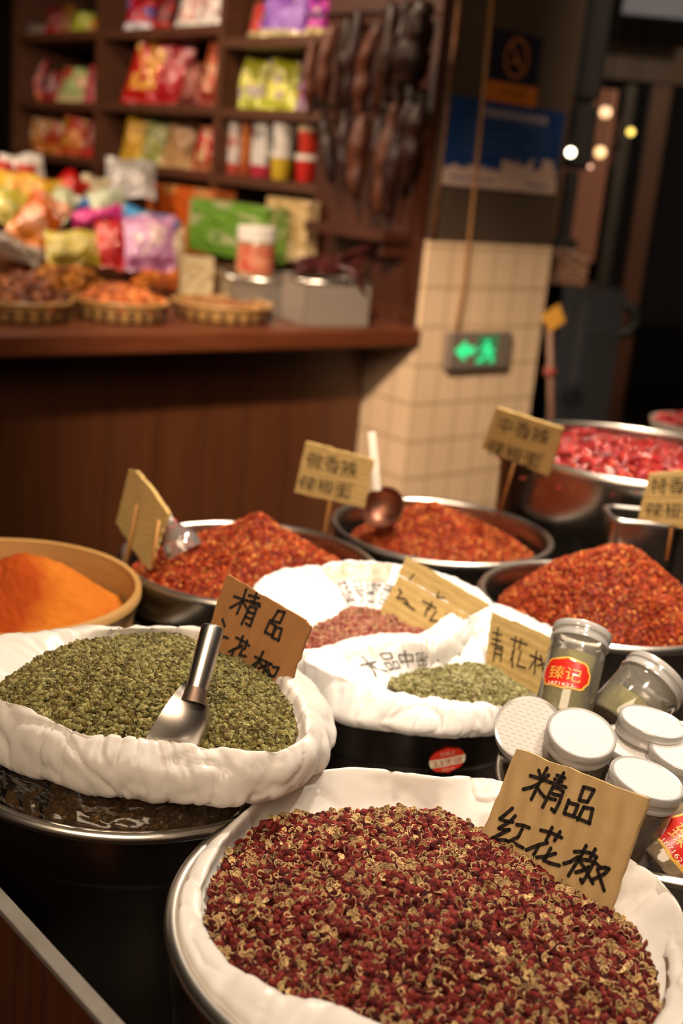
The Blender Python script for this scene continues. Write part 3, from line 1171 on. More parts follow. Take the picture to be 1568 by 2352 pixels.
jp = dep(585, 610, 3.80)
jp[2] = zc_top + .001
t = thing('lidded_jar', 'clear jar with white lid and red label before the green box', 'jar', jp)
zt_ = dep(585, 520, 3.80)[2] - zc_top
MB().lathe([(0, 0), (.053, 0), (.059, .01), (.059, zt_ - .05), (.05, zt_ - .03)], jp, 32).out('body', mat('jar of pale sweets', '#b59a78', .2, noise=(30, .2), color2='#7a5a3c', coat=.8), t, True, sharp=50)
MB().lathe([(.0595, zt_ * .45), (.0595, zt_ - .055)], jp, 32).out('label', mat('red jar label', '#a82018', .4, noise=(22, .15), color2='#c98a6a'), t, True)
MB().lathe([(.061, zt_ - .045), (.062, zt_ - .004), (.058, zt_), (0, zt_)], jp, 32).out('lid', mat('white jar lid', '#ddd3cc', .4), t, True, sharp=40)

tl_ = at(535, 640, zc_top + .11)
tr2 = at(716, 652, zc_top + .11)
ed = (tr2 - tl_)
nb = unit(np.array([-ed[1], ed[0], 0]))
t = thing('steel_tray', 'shallow steel tray with a bright rim at the back of the counter', 'tray', (tl_ + tr2) / 2 - Z * .11)
z0 = zc_top + .002
fl = np.array([*tl_[:2], z0])
tray_d = nb * .28
bx = MB()
bx.box(fl, ed * [1, 1, 0], tray_d, Z * .004)
for o_, e_ in ((fl, ed * [1, 1, 0]), (fl + tray_d, ed * [1, 1, 0])):
    bx.box(o_, e_, nb * .004, Z * .105)
for o_ in (fl, fl + ed * [1, 1, 0] * .985):
    bx.box(o_, ed * [1, 1, 0] * .015, tray_d, Z * .105)
bx.out('body', STEEL_DULL, t)
rim = [fl + Z * .107, fl + ed * [1, 1, 0] + Z * .107, fl + ed * [1, 1, 0] + tray_d + Z * .107, fl + tray_d + Z * .107, fl + Z * .107]
MB().tube(np.array(rim), .009, 8).out('rim', STEEL_RIM, t, True)

q0 = at(695, 750, zc_top)
q1 = at(845, 752, zc_top)
e_ = (q1 - q0) * [1, 1, 0]
n_ = unit(np.array([-e_[1], e_[0], 0]))
hb = dep(770, 655, q0[1])[2] - zc_top
t = thing('steel_food_box', 'square steel box with dried meat on top at the counter corner', 'box', (q0 + q1) / 2)
bx = MB()
q0 = np.array([*q0[:2], zc_top + .001])
bx.box(q0, e_, n_ * .14, Z * .004).box(q0, e_, n_ * .004, Z * hb).box(q0 + n_ * .136, e_, n_ * .004, Z * hb)
bx.box(q0, e_ * .025, n_ * .14, Z * hb).box(q0 + e_ * .975, e_ * .025, n_ * .14, Z * hb)
bevel(bx.out('body', mat('grey steel sheet', '#93857a', .45, .35), t), .004)
MB().tube(np.array([q0 + Z * hb, q0 + e_ + Z * hb, q0 + e_ + n_ * .14 + Z * hb, q0 + n_ * .14 + Z * hb, q0 + Z * hb]), .006, 8).out('rim', STEEL_RIM, t, True)
box_top = q0 + e_ * .5 + n_ * .07 + Z * hb

MEAT = mat('cured meat', '#301309', .44, spec=.4, noise=(22, .25), color2='#120604', bump=(30, .8, .01), scale=(1, 1, .35))
MEAT_LIGHT = mat('lamplit cured meat', '#62331f', .44, spec=.4, noise=(20, .25), color2='#240d07', bump=(30, .8, .01), scale=(1, 1, .35))  # lighter copy of the meat colour, lamplight painted onto some strips
MEAT_RED = mat('dark red dried meat', '#4a1c1c', .35, spec=.5, noise=(25, .25), color2='#2a0d0c', bump=(30, .8, .01))


def strip_mesh(pts, rad, seed, flat=.6):
    pts = np.asarray(pts, float)
    n = 14
    ts = np.linspace(0, 1, 22)
    seg = np.linspace(0, 1, len(pts))
    P = np.stack([np.interp(ts, seg, pts[:, i]) for i in range(3)], -1)
    P = P + .15 * rad * np.stack([vnoise(np.c_[ts * 5, ts * 0 + seed, ts * 0], seed + k) for k in range(3)], -1)
    prof = rad * (np.clip(np.sin(np.pi * np.clip(ts * .94 + .04, 0, 1)), 0, 1) ** .35) * (1 + .25 * vnoise(np.c_[ts * 6, ts * 0 + seed * 1.7, ts * 0], seed))
    mb = MB().tube(P, prof, n)
    V = np.array(mb.V)
    V = V + vnoise(V * 60, seed)[:, None] * rad * .10
    return V, mb.F


for k, (pts, r) in enumerate([(((-.12, 0, .02), (.0, .01, .045), (.10, .02, .03)), .016), (((-.05, -.03, .03), (.06, 0, .03), (.17, .05, .075)), .013), (((-.10, .03, .045), (.02, .04, .055), (.12, .06, .06)), .015),
                              (((0, -.04, .05), (.05, -.07, .03), (.09, -.082, -.03)), .012), (((.04, .02, .065), (.12, .04, .085), (.22, .06, .12)), .009)]):
    labs = ['dark red dried meat strip at left on the steel box', 'long thin dried meat strip reaching right from the steel box', 'thick dried meat strip across the back of the steel box',
            'dried meat strip hanging over the front of the steel box', 'thinnest dried meat strip pointing up on the steel box']
    ur = unit(e_)
    P = [box_top + ur * a + n_ * b + Z * c_ for a, b, c_ in pts]
    V, F = strip_mesh(P, r, 60 + k)
    tag(mesh('dried_meat', V, F, MEAT_RED), labs[k], 'meat', 'dried meat on the steel box')

# hanging cured meat
HANG = [
    (722, 90, 710, 268, 30, 1, 'orange brown cured meat strip at the outer left of the upper row'),
    (768, 62, 744, 236, 34, 1, 'pale lamplit cured meat strip second from left in the upper row'),
    (800, 40, 784, 250, 32, 0, 'dark cured meat strip behind the pale lamplit one'),
    (826, 20, 800, 246, 30, 0, 'narrow dark cured meat strip in the middle of the upper row'),
    (866, 60, 824, 272, 40, 1, 'cured meat strip with a shiny pale end in the upper row'),
    (902, 10, 884, 236, 36, 0, 'blackish cured meat strip right of the one with the shiny end'),
    (934, 0, 912, 250, 34, 0, 'slim blackish cured meat strip beside the big hunk'),
    (978, 0, 942, 200, 74, 0, 'big dark red hunk of cured meat at the right of the upper row'),
    (742, 262, 764, 424, 32, 0, 'curved cured meat strip at left of the lower row'),
    (792, 250, 796, 436, 28, 0, 'thin dark cured meat strip in the lower row near its left end'),
    (832, 262, 820, 462, 40, 1, 'wrinkled brown cured meat strip in the middle of the lower row'),
    (872, 270, 852, 482, 32, 0, 'cured meat strip with an orange sheen in the lower row'),
    (908, 240, 868, 488, 36, 1, 'long reddish cured meat strip in the lower row'),
    (946, 226, 886, 500, 40, 0, 'longest glossy cured meat strip at right of the lower row'),
    (972, 205, 930, 430, 44, 0, 'black cured meat strip nearest the pillar'),
]
rl = thing('hanging_rail', 'dark metal rail on the side board that the meat hangs from', 'rail', W(-.05, .3, 1.4))
for yy in (30, 245):
    ta, za = on_s(716, yy, -.07)
    tb, zb_ = on_s(985, yy, -.07)
    MB().tube([W(-.07, ta, (za + zb_) / 2), W(-.07, tb, (za + zb_) / 2)], .006, 8).out('bar', mat('dark metal', '#2b2420', .4, .8), rl, True)
for k, (x0, y0, x1, y1, wpx, light, lab) in enumerate(HANG):
    s_ = -.062 - wpx * 3.6 / FPX / 2 - (.02 if k % 2 else 0) - (.03 if light else 0)
    ta, za = on_s(x0, y0, s_)
    tb, zb_ = on_s(x1, y1, s_)
    tm, zm = (ta + tb) / 2, (za + zb_) / 2
    mid = W(s_ - .01, tm + .012 * math.sin(k * 2.1), zm)
    d = 3.6 / FPX
    V, F = strip_mesh([W(s_, ta, za), mid, W(s_, tb, zb_)], wpx * d / 2 * 1.05, 20 + k)
    tag(mesh('cured_meat', V, F, MEAT_LIGHT if light else MEAT), lab, 'meat', 'cured meat hanging on the side board')

# baskets of nuts and dried fruit
NUT_T = [berry(s, 2, .3, .8) for s in (71, 72, 73)]
NUTM = mat('nuts and dried fruit', '#ffffff', .45, spec=.4, attr='Col')


GAPM = mat('basket gaps', '#3a1f0c', .8)


def basket(label, px, py, rpx, hpx, rings=True):
    p = at(px, py, zc_top)
    p[1] += 0
    d = float(np.dot(p - EYE, CF)) / FPX
    r = rpx * d
    h = hpx * d
    view = unit([p[0], p[1], 0])
    c = p + view * r * .82
    t = thing('bamboo_basket', label, 'basket', c, 'bamboo baskets along the counter front')
    prof = [(0, .004), (r * .86, .004), (r * .9, .006), (r, h * .97), (r * 1.02, h), (r * .97, h), (r * .88, .012), (0, .012)]
    MB().lathe(prof, c, 40).out('body', BAMBOO, t, True, sharp=35)
    for k in range(22):
        mb = MB()
        a = 2 * math.pi * k / 22
        e = np.array([math.cos(a), math.sin(a), 0])
        f_ = np.array([-math.sin(a), math.cos(a), 0])
        mb.box(c + e * r * .945 + Z * h * .3 - f_ * .006, f_ * .012, e * r * .045, Z * h * .4)
        mb.out('weave_gap', GAPM, t)
    MB().tube([c + Z * h + np.array([r * 1.0 * math.cos(a), r * 1.0 * math.sin(a), 0]) for a in np.linspace(0, 2 * math.pi, 41)], .006, 6).out('rim', BAMBOO, t, True)
    return c, r, h


def nuts(name, label, c, r, z, zc_, n, size, pal):
    c2 = np.asarray(c[:2])
    hp = Heap(c2, circ(r, z), zc_, 2, .004, 30, 5)
    P = hp.sample(n)
    ti = tints(n, pal, .3)
    V, F = hp.base(8, 40)
    items = [((V, F, np.ones((len(V), 3)) * .5), np.zeros((1, 3)), np.ones((1, 1)), np.eye(3)[None], tints(1, pal[:1], 0))]
    for k, tp in enumerate(NUT_T):
        sl = slice(k, None, 3)
        items.append((tp, P[sl], size * rng.uniform(.75, 1.25, (len(P[sl]), 1)), rand_rot(len(P[sl])), ti[sl]))
    V, F, Cc = grow(items)
    return tag(mesh(name, V, F, NUTM, cols=Cc), label, 'nuts' if 'nut' in name else 'dried fruit', kind='stuff')


c, r, h = basket('bamboo basket of dark nuts at the left end of the counter', 42, 744, 124, 46)
nuts('shelled_nuts', 'reddish brown nuts heaped in the left bamboo basket', c, r * .92, c[2] + h * .75, c[2] + h * 2.1, 260, .016, ['#6a3018', '#8a4a24', '#4a1c0c', '#a8683a'])
c, r, h = basket('bamboo basket of orange brown dried fruit in the middle of the counter front', 276, 744, 112, 44)
nuts('dried_fruit', 'orange brown dried fruit in the middle bamboo basket', c, r * .92, c[2] + h * .8, c[2] + h * 1.6, 260, .013, ['#b8622a', '#a04c1c', '#c97a3c', '#8a3c14'])
c, r, h = basket('bamboo basket with low brown contents at right of the counter front', 508, 744, 118, 38)
nuts('dried_fruit', 'flat layer of dull brown dried fruit in the right bamboo basket', c, r * .92, c[2] + h * .6, c[2] + h * .9, 240, .013, ['#7a4a24', '#8a5a30', '#5a3014', '#a87a4a'])
CLING = clear_mat('clear cling film', '#f2e8da', .10, .08, bump=(30, .8, .01))
for nm, lab, px, py, rp, pal in (('dried_fruit', 'golden dried fruit heaped behind the left and middle baskets', 150, 640, 92, ['#c0782c', '#d08c34', '#a85f1c']),
                                 ('dried_fruit', 'bright orange dried fruit behind the middle and right baskets', 372, 640, 66, ['#d07a24', '#c96a18', '#b8581a'])):
    p = at(px, py + 26, zc_top)
    d = float(np.dot(p - EYE, CF)) / FPX
    nuts(nm, lab, p, rp * d, zc_top + .01, zc_top + .075, 150, .016, pal)

# spoon of bamboo lying on the baskets, small pale box
a0, a1 = at(470, 640, zc_top + .07), at(545, 612, zc_top + .10)
mb = MB().tube([a0, (a0 + a1) / 2 + Z * .004, a1], [.016, .008, .010], 8)
tag(mb.out('bamboo_spoon', BAMBOO, None, True), 'bamboo spoon handle sticking out between basket and steel tray', 'spoon')
p = dep(452, 622, 3.75)
carton('paper_carton', 'small pale yellow carton lying below the green gift box', np.array([p[0] - .05, p[1], zc_top + .001]), np.array([.10, .03, 0]), np.array([-.02, .06, 0]), Z * (p[2] - zc_top + .04), ('#c4b088', '#b8a070', '#cdbc98'))

# ================================================================== on and beside the pillar
def front_rect(x0, x1, y0, y1, t=-.004):
    """rectangle on the pillar's front: s range and z range from picture measurements"""
    sa, _ = on_t(x0, (y0 + y1) / 2, t)
    sb, _ = on_t(x1, (y0 + y1) / 2, t)
    _, z1 = on_t((x0 + x1) / 2, y0, t)
    _, z0 = on_t((x0 + x1) / 2, y1, t)
    return sa, sb, z0, z1


def plaque(name, parent, s0, s1, z0, z1, t0, th, m):
    return stbox(name, s0, s1, t0, t0 + th, z0, z1, m, parent)


def stext(name, body, s0, s1, z0, z1, t, m, parent, spacing=1.0):
    V2, F, _ = text2d(body, spacing)
    V = [W(s0 + (s1 - s0) * u, t, z0 + (z1 - z0) * v) for u, v in V2]
    return mesh(name, V, F, m, parent, False)


# no-smoking notice
sa, sb, z0, z1 = front_rect(1122, 1236, 72, 240)
tn = -.010
ns = thing('no_smoking_sign', 'dark navy and orange no smoking sign above the blue notice', 'sign', W((sa + sb) / 2, tn, z0))
zs = z0 + (z1 - z0) * .28
plaque('upper_panel', ns, sa, sb, zs, z1, tn, .008, mat('navy sign', '#221f2c', .45))
plaque('lower_panel', ns, sa, sb, z0, zs, tn, .008, mat('orange sign', '#b5651f', .45))
ORSIGN = mat('orange print', '#a8622c', .5)
cs, cz, rr = (sa + sb) / 2, (zs + z1) / 2, (z1 - zs) * .40
ring = MB()
for k in range(40):
    a, b = 2 * math.pi * k / 40, 2 * math.pi * (k + 1) / 40
    q = [W(cs + rr * f * math.cos(x) * .9, tn - .001, cz + rr * f * math.sin(x)) for x, f in ((a, 1), (b, 1), (b, .84), (a, .84))]
    ring.add(q, [(0, 1, 2, 3)])
d1 = (W(cs - rr * .55, tn - .001, cz + rr * .68), W(cs + rr * .58, tn - .001, cz - rr * .62))
pv = unit(np.cross(d1[1] - d1[0], B)) * rr * .07
ring.add([d1[0] + pv, d1[0] - pv, d1[1] - pv, d1[1] + pv], [(0, 1, 2, 3)])
ring.out('ban_ring', ORSIGN, ns)
cg = MB()
cg.add([W(cs + x * rr, tn - .0012, cz + y * rr) for x, y in ((-.45, -.12), (.35, -.12), (.35, -.27), (-.45, -.27))], [(0, 1, 2, 3)])
cg.add([W(cs + x * rr, tn - .0012, cz + y * rr) for x, y in ((.38, .02), (.46, .02), (.40, .45), (.32, .45))], [(0, 1, 2, 3)])
cg.out('cigarette_pictogram', ORSIGN, ns)
stext('lettering', '请勿吸烟', sa + (sb - sa) * .25, sb - (sb - sa) * .25, z0 + (zs - z0) * .42, z0 + (zs - z0) * .68, tn - .0012, mat('dark print', '#4a2810', .6), ns)

# blue notice with a white skyline foot
sa, sb, z0, z1 = front_rect(1024, 1287, 236, 436)
tn = -.006
bn = thing('blue_notice', 'blue notice board with pale heading, text lines and white skyline foot', 'sign', W((sa + sb) / 2, tn, z0))
zs = z0 + (z1 - z0) * .17
plaque('board', bn, sa, sb, zs, z1, tn, .005, mat('blue notice', '#1c3868', .4))
PALE = mat('pale print', '#94868a', .55)
WFOOT = mat('white notice foot', '#b89a8c', .5)
plaque('foot', bn, sa, sb, z0, zs, tn, .005, WFOOT)
sky = MB()
x = sa
r_ = random.Random(4)
while x < sb - .012:
    wd = r_.uniform(.008, .022)
    frac = (x - sa) / (sb - sa)
    hh = (z1 - zs) * (r_.uniform(.04, .10) + (.22 * r_.random() if frac > .45 else 0))
    sky.add([W(x, tn - .0006, zs), W(min(x + wd, sb), tn - .0006, zs), W(min(x + wd, sb), tn - .0006, zs + hh), W(x, tn - .0006, zs + hh)], [(0, 1, 2, 3)])
    x += wd
sky.out('skyline', WFOOT, bn)
hd = MB()
for k in range(9):
    u0 = .26 + k * .066
    hd.add([W(sa + (sb - sa) * u, tn - .0008, zs + (z1 - zs) * v) for u, v in ((u0, .78), (u0 + .048, .78), (u0 + .048, .90), (u0, .90))], [(0, 1, 2, 3)])
hd.out('heading', PALE, bn)
tx = MB()
DIM = mat('dim print', '#46567a', .55)
for row in range(4):
    v = .66 - row * .125
    u = .14
    while u < .86:
        wd = r_.uniform(.02, .05)
        tx.add([W(sa + (sb - sa) * p, tn - .0008, zs + (z1 - zs) * q) for p, q in ((u, v), (u + wd, v), (u + wd, v + .045), (u, v + .045))], [(0, 1, 2, 3)])
        u += wd + r_.uniform(.012, .03)
tx.out('text_lines', DIM, bn)
for u0, u1 in ((.05, .42), (.72, .93)):
    ft = MB()
    u = u0
    while u < u1:
        ft.add([W(sa + (sb - sa) * p, tn - .0008, z0 + (zs - z0) * q) for p, q in ((u, .42), (u + .03, .42), (u + .03, .64), (u, .64))], [(0, 1, 2, 3)])
        u += .043
    ft.out('lettering', DIM, bn)

# lit exit sign
sa, sb, z0, z1 = front_rect(1032, 1170, 764, 846, -.03)
ex_ = thing('exit_sign', 'grey emergency exit sign with glowing green arrow and running man', 'sign', W((sa + sb) / 2, -.03, z0))
bevel(plaque('housing', ex_, sa, sb, z0, z1, -.035, .033, mat('grey sign housing', '#75685e', .45)), .003)
GLOW = mat('green lit glyph', '#30c070', .5, emit=('#2fd98a', 1.0))
GLOWP = mat('pale lit doorway', '#3a7a56', .5, emit=('#58c486', .12))
dark = mat('unlit glyph', '#20402c', .5)
gw, gh = sb - sa, z1 - z0


def gpoly(mb, pts, t):
    k = [W(sa + gw * u, t, z0 + gh * v) for u, v in pts]
    mb.add(k, [tuple(range(len(k)))])


m_ = MB()
gpoly(m_, ((.06, .52), (.24, .82), (.24, .64), (.38, .64), (.38, .40), (.24, .40), (.24, .22)), -.0362)
m_.out('arrow', GLOW, ex_)
m_ = MB()
gpoly(m_, ((.42, .12), (.76, .12), (.76, .92), (.42, .92)), -.0358)
m_.out('doorway', GLOWP, ex_)
m_ = MB()
for k in range(1):
    gpoly(m_, [(.585 + .045 * math.cos(a), .74 + .07 * math.sin(a)) for a in np.linspace(0, 2 * math.pi, 13)[:-1]], -.0364)
gpoly(m_, ((.54, .66), (.62, .66), (.66, .40), (.56, .36)), -.0364)
gpoly(m_, ((.44, .52), (.47, .46), (.55, .60), (.54, .66)), -.0364)
gpoly(m_, ((.62, .64), (.72, .50), (.70, .44), (.60, .56)), -.0364)
gpoly(m_, ((.56, .40), (.62, .38), (.52, .20), (.44, .16), (.43, .22)), -.0364)
gpoly(m_, ((.60, .42), (.66, .40), (.72, .30), (.70, .16), (.65, .16), (.66, .28)), -.0364)
m_.out('running_man', GLOW, ex_)

# tan cable running down the pillar to the exit sign
pts = []
for x_, y_ in ((1132, -40), (1112, 190), (1090, 420), (1076, 560), (1066, 660), (1048, 768)):
    s_, z_ = on_t(x_, y_, -.012)
    pts.append(W(s_, -.012, z_))
tag(MB().tube(pts, .0065, 8).out('cable', mat('tan cable sleeve', '#96683c', .5), None, True), 'tan cable running down the pillar to the exit sign', 'cable')
# strip light trim at the pillar's left edge
pts = [W(.004, -.006, on_t(1046, 0, -.006)[1]), W(.004, -.006, on_t(1000, 430, -.006)[1]), W(.004, -.006, on_t(1000, 550, -.006)[1])]
tag(MB().tube(pts, .007, 8).out('edge_strip', mat('worn wood edge', '#7a4a28', .5, noise=(20, .2), color2='#3a2010'), None, True), 'thin worn wooden strip along the left edge of the dark upper pillar', 'strip')

# ---- things right of the pillar
BLACK = mat('black cloth', '#0c0a09', .8)
pb = W(s_r + .10, .02, 0)
Yb = 3.75


def vbox(name, x0, x1, ytop, ybot, Y, th, m, parent=None, bev=0.0):
    """upright box seen between picture columns x0..x1 at depth Y"""
    a = dep(x0, (ytop + ybot) / 2, Y)
    b = dep(x1, (ytop + ybot) / 2, Y)
    zt = dep((x0 + x1) / 2, ytop, Y)[2]
    zb_ = dep((x0 + x1) / 2, ybot, Y)[2]
    return wbox(name, (a[0], Y, zb_), (b[0] - a[0], 0, 0), (0, th, 0), (0, 0, zt - zb_), m, parent, bev)


ck = thing('black_sheath', 'black upright sheath standing right of the pillar with a narrow neck below', 'cover', dep(1325, 560, 4.3))
o1 = vbox('broad_upper', 1318, 1398, -60, 235, 4.3, .10, BLACK, ck, .02)
o2 = vbox('narrow_lower', 1303, 1368, 235, 390, 4.3, .10, BLACK, ck, .02)
o3 = vbox('neck', 1290, 1322, 390, 552, 4.3, .06, BLACK, ck, .01)
o4 = vbox('foot', 1272, 1326, 548, 570, 4.26, .10, BLACK, ck, .01)
tag(vbox('wall_panel_strip', 1292, 1392, 200, 600, 5.2, .05, mat('pinkish lit wall strip', '#a0674c', .6, noise=(2, .3), color2='#8a5a4a')), 'pinkish brown wall strip behind the black sheath', 'panel')
# cardboard box on the navy cabinet, yellow tag on a pole
cb = vbox('cabinet_body', 1256, 1398, 660, 1200, 4.4, .42, mat('navy cabinet', '#14151d', .5))
nc = thing('navy_cabinet', 'dark navy cabinet right of the pillar under a cardboard box', 'cabinet', (cb.location.x, 4.4, cb.location.z))
cb.name = 'body'
cb.location = cb.location - nc.location
cb.parent = nc
vbox('door_edge', 1306, 1330, 690, 1010, 4.385, .012, mat('grey cabinet edge', '#2a2a30', .4), nc)
vbox('drawer_front', 1340, 1396, 760, 1000, 4.385, .012, mat('black drawer front', '#0c0c10', .5), nc)
zt = dep(1320, 660, 4.4)[2]
a = dep(1262, 610, 4.42)
b = dep(1352, 610, 4.42)
hb = dep(1310, 572, 4.42)[2] - zt
carton('cardboard_box', 'brown cardboard box standing on the navy cabinet', (a[0], 4.42, zt + .002), (b[0] - a[0], 0, 0), (0, .25, 0), (0, 0, hb), ('#7a5230', '#74492a', '#6e4528'))
mb = MB()
c = dep(1424, 732, 4.45)
for k in range(33):
    pass
tag(MB().tube([c + .055 * np.array([math.cos(x), 0, math.sin(x)]) for x in np.linspace(0, 2 * math.pi, 33)], .022, 8).out('hose_coil', mat('black rubber', '#0b0908', .6), None, True), 'small black hose coil hanging beside the navy cabinet', 'hose')
pl = thing('tagged_pole', 'pinkish pole with a yellow card and red tape beside the tiled pillar', 'pole', dep(1264, 1000, 3.75))
p0, p1, p2 = dep(1262, 730, 3.75), dep(1264, 900, 3.75), dep(1266, 1060, 3.75)
MB().tube([p0, p1, p2], .011, 10).out('pole', mat('pinkish plastic pole', '#7a5a48', .5), pl, True)
MB().tube([dep(1250, 852, 3.745), dep(1274, 856, 3.745)], .016, 10).out('red_tape', mat('red tape', '#8a3a30', .5), pl, True)
q = [dep(*p, 3.735) for p in ((1240, 726), (1284, 697), (1298, 738), (1264, 762))]
MB().prism(q, (0, .004, 0)).out('yellow_card', mat('yellow card', '#b07a1a', .6), pl)

# glazed shop front far right
GL = clear_mat('shop glass', '#c8ccd0', .10, .05)
FRW = mat('orange brown door frame', '#6a3a1c', .5, noise=(3, .3), color2='#4a2814')
dr = thing('door_1', None, None, dep(1450, 900, 6.2))
dr['kind'] = 'structure'
vbox('frame_post', 1440, 1482, 190, 1000, 6.2, .08, FRW, dr)
vbox('frame_post', 1378, 1404, 190, 1000, 6.2, .08, mat('grey frame post', '#3a3028', .5), dr)
vbox('frame_head', 1380, 1640, 105, 190, 6.2, .08, mat('dark yellow header', '#4a2e0c', .5), dr)
vbox('glass_pane', 1404, 1440, 190, 1000, 6.23, .006, GL, dr)
vbox('glass_pane', 1482, 1640, 190, 1000, 6.23, .006, GL, dr)
tag(vbox('sign_board', 1434, 1640, -60, 40, 5.6, .06, mat('bluish grey sign board', '#6a7080', .5, emit=('#5c6478', .12))), 'bluish grey lit sign board high at the right', 'sign')
bb = thing('poster', 'narrow dull red poster inside the glass shop front', 'poster', dep(1415, 330, 6.236))
vbox('sheet', 1406, 1426, 275, 380, 6.236, .004, mat('dull red poster', '#6a3020', .6), bb)
for x_, y_, Y, r, col, st, lab in ((1310, 350, 4.15, .014, '#fff0d0', 9, 'small bright white bulb in front of the black sheath'), (1390, 258, 5.0, .022, '#ffc890', 2.2, 'warm round bulb right of the black sheath, upper one'),
                                   (1378, 350, 4.8, .021, '#ffc880', 2.0, 'warm round bulb right of the black sheath, lower one'), (1448, 303, 6.0, .016, '#ffd860', 3.0, 'small yellow bulb in the glass shop front'),
                                   (1355, 383, 4.2, .007, '#ffb090', 1.6, 'tiny pinkish indicator lamp low on the black sheath')):
    v, f = ico(3)
    P = dep(x_, y_, Y)
    bt = thing('hanging_bulb', lab, 'lamp', P)
    mesh('bulb', v * r + P, f, mat('lit bulb', '#ffffff', .5, emit=(col, st)), bt)
    MB().tube([P + Z * r * .8, np.array([P[0], P[1], 3.2])], .0025, 6).out('cord', BLACK, bt, True)

# ================================================================== display table with pots
ZT = .53
TBL = mat('dark table top', '#1c110b', .5, noise=(4, .3), color2='#140b07')
k_ = (1.24 - .73) / (1.24 - .66)
S1 = np.array([-0.247 * k_, .8258 * k_])
S2 = np.array([-0.117 * k_, .6845 * k_])
S3 = np.array([-0.2392 * k_, .8005 * k_])
sd = unit(np.append(S2 - S1, 0))
sn = np.array([sd[1], -sd[0], 0])
if sn[1] > 0:
    sn = -sn
wd = abs(float(np.dot(np.append(S3 - S1, 0), sn)))
far = np.append(S1, 0) - sd * 1.5
near = np.append(S2, 0) + sd * .55
tb = thing('display_table', 'dark wooden display table holding the spice pots with a grey-topped side board', 'table', np.append((far + near)[:2] / 2, FZ))
MB().prism([far + Z * ZT, near + Z * ZT, np.array([1.2, near[1], ZT]), np.array([1.6, 2.45, ZT]), np.array([.36, 2.22, ZT]), np.array([.12, 1.87, ZT]), np.array([-.9, 1.21, ZT]), np.array([far[0], 1.21, ZT])], (0, 0, -.04)).out('table_top', TBL, tb)
for lx, ly in ((1.1, .72), (1.45, 2.3), (-.55, 1.3), (.2, 1.85)):
    wbox('leg', (lx, ly, FZ), (.06, 0, 0), (0, .06, 0), (0, 0, ZT - .04 - FZ), TBL, tb)
SIDEWOOD = plank_mat('reddish stained side board', '#4a2410', '#36170a', .45, 9, grain=(8, 8, .5))
wbox('side_board', far + Z * FZ, near - far, sn * wd, Z * (.725 - FZ), SIDEWOOD, tb)
bevel(wbox('edge_strip', far + Z * .725 - sn * .001, near - far, sn * (wd + .002), Z * .005, mat('worn grey metal edging', '#77716a', .5, .4, noise=(30, .25), color2='#6e665c', bump=(60, .4, .002)), tb), .001)

POTS = 'round steel pots on the display table'


def pot(name, label, c, R, zr, m=STEEL, zt=ZT + .0006, tr=.0052, ridge=True, taper=.05, group=POTS, mr=None):
    c = np.array([c[0], c[1], 0])
    t = thing(name, label, 'pot', (c[0], c[1], zt), group)
    H = zr - zt
    Ro = R - tr
    prof = [(0, zt), (Ro * (1 - taper) - .012, zt), (Ro * (1 - taper), zt + .012)]
    zc = zr - .045
    if ridge:
        rz_ = Ro * (1 - taper * .25)
        prof += [(rz_ - .0015, zc - .004), (rz_, zc), (rz_ + .0015, zc + .004)]
    prof += [(Ro - .001, zr - .006), (Ro, zr), (Ro - .003, zr), (Ro - .005, zr - .01), (Ro * (1 - taper) - .004, zt + .014), (0, zt + .006)]
    MB().lathe(prof, c, 96).out('body', m, t, True, sharp=50)
    ri = [c + Z * zr + np.array([(R - tr) * math.cos(a), (R - tr) * math.sin(a), 0]) for a in np.linspace(0, 2 * math.pi, 97)]
    MB().tube(ri, tr, 12, False).out('rim', mr or STEEL_RIM, t, True)
    return t


CF_, RF, ZF = np.array([.081, .706]), .176, .75
CG, RG, ZG = np.array([-.161, .953]), .170, .74
CS, RS, ZS = np.array([.087, 1.178]), .152, .735
CL, RL, ZL = np.array([-.112, 1.437]), .168, .75
C2, R2, Z2 = np.array([.151, 1.676]), .166, .745
CRt, RR, ZR = np.array([.333, 1.384]), .155, .757
CC, RC, ZC = np.array([.472, 1.901]), .227, .84
CJ, RJ, ZJ = np.array([.311, .940]), .152, .742
CW, RW, ZW = np.array([-.372, 1.231]), .156, .77
pot('steel_pot', 'steel pot nearest the camera lined with a milky bag of red peppercorns', CF_, RF, ZF)
pot('steel_pot', 'steel pot at left holding the big bag of green peppercorns', CG, RG, ZG)
sp_ = pot('steel_pot', 'steel pot with a red oval sticker and two printed spice bags in it', CS, RS, ZS)
pot('steel_pot', 'steel pot of peaked chilli flakes with the clear plastic scoop', CL, RL, ZL)
pot('steel_pot', 'steel pot of chilli flakes holding the long handled ladle', C2, R2, Z2)
pot('steel_pot', 'steel pot with a tall dome of chilli flakes behind the spice jars', CRt, RR, ZR)
pot('steel_pot', 'largest steel pot, full of dried whole chillies', CC, RC, ZC, tr=.008, taper=.03, ridge=False)

# ---- small helpers for bags
def px_c(px, py, z):
    return at(px, py, z)[:2]


def circ_off(c, c0, R, z):
    dx, dy = c0[0] - c[0], c0[1] - c[1]
    b = dx * np.cos(THETA) + dy * np.sin(THETA)
    return b + np.sqrt(np.maximum(R * R - (dx * dx + dy * dy) + b * b, 1e-6)), np.full(NT, z)


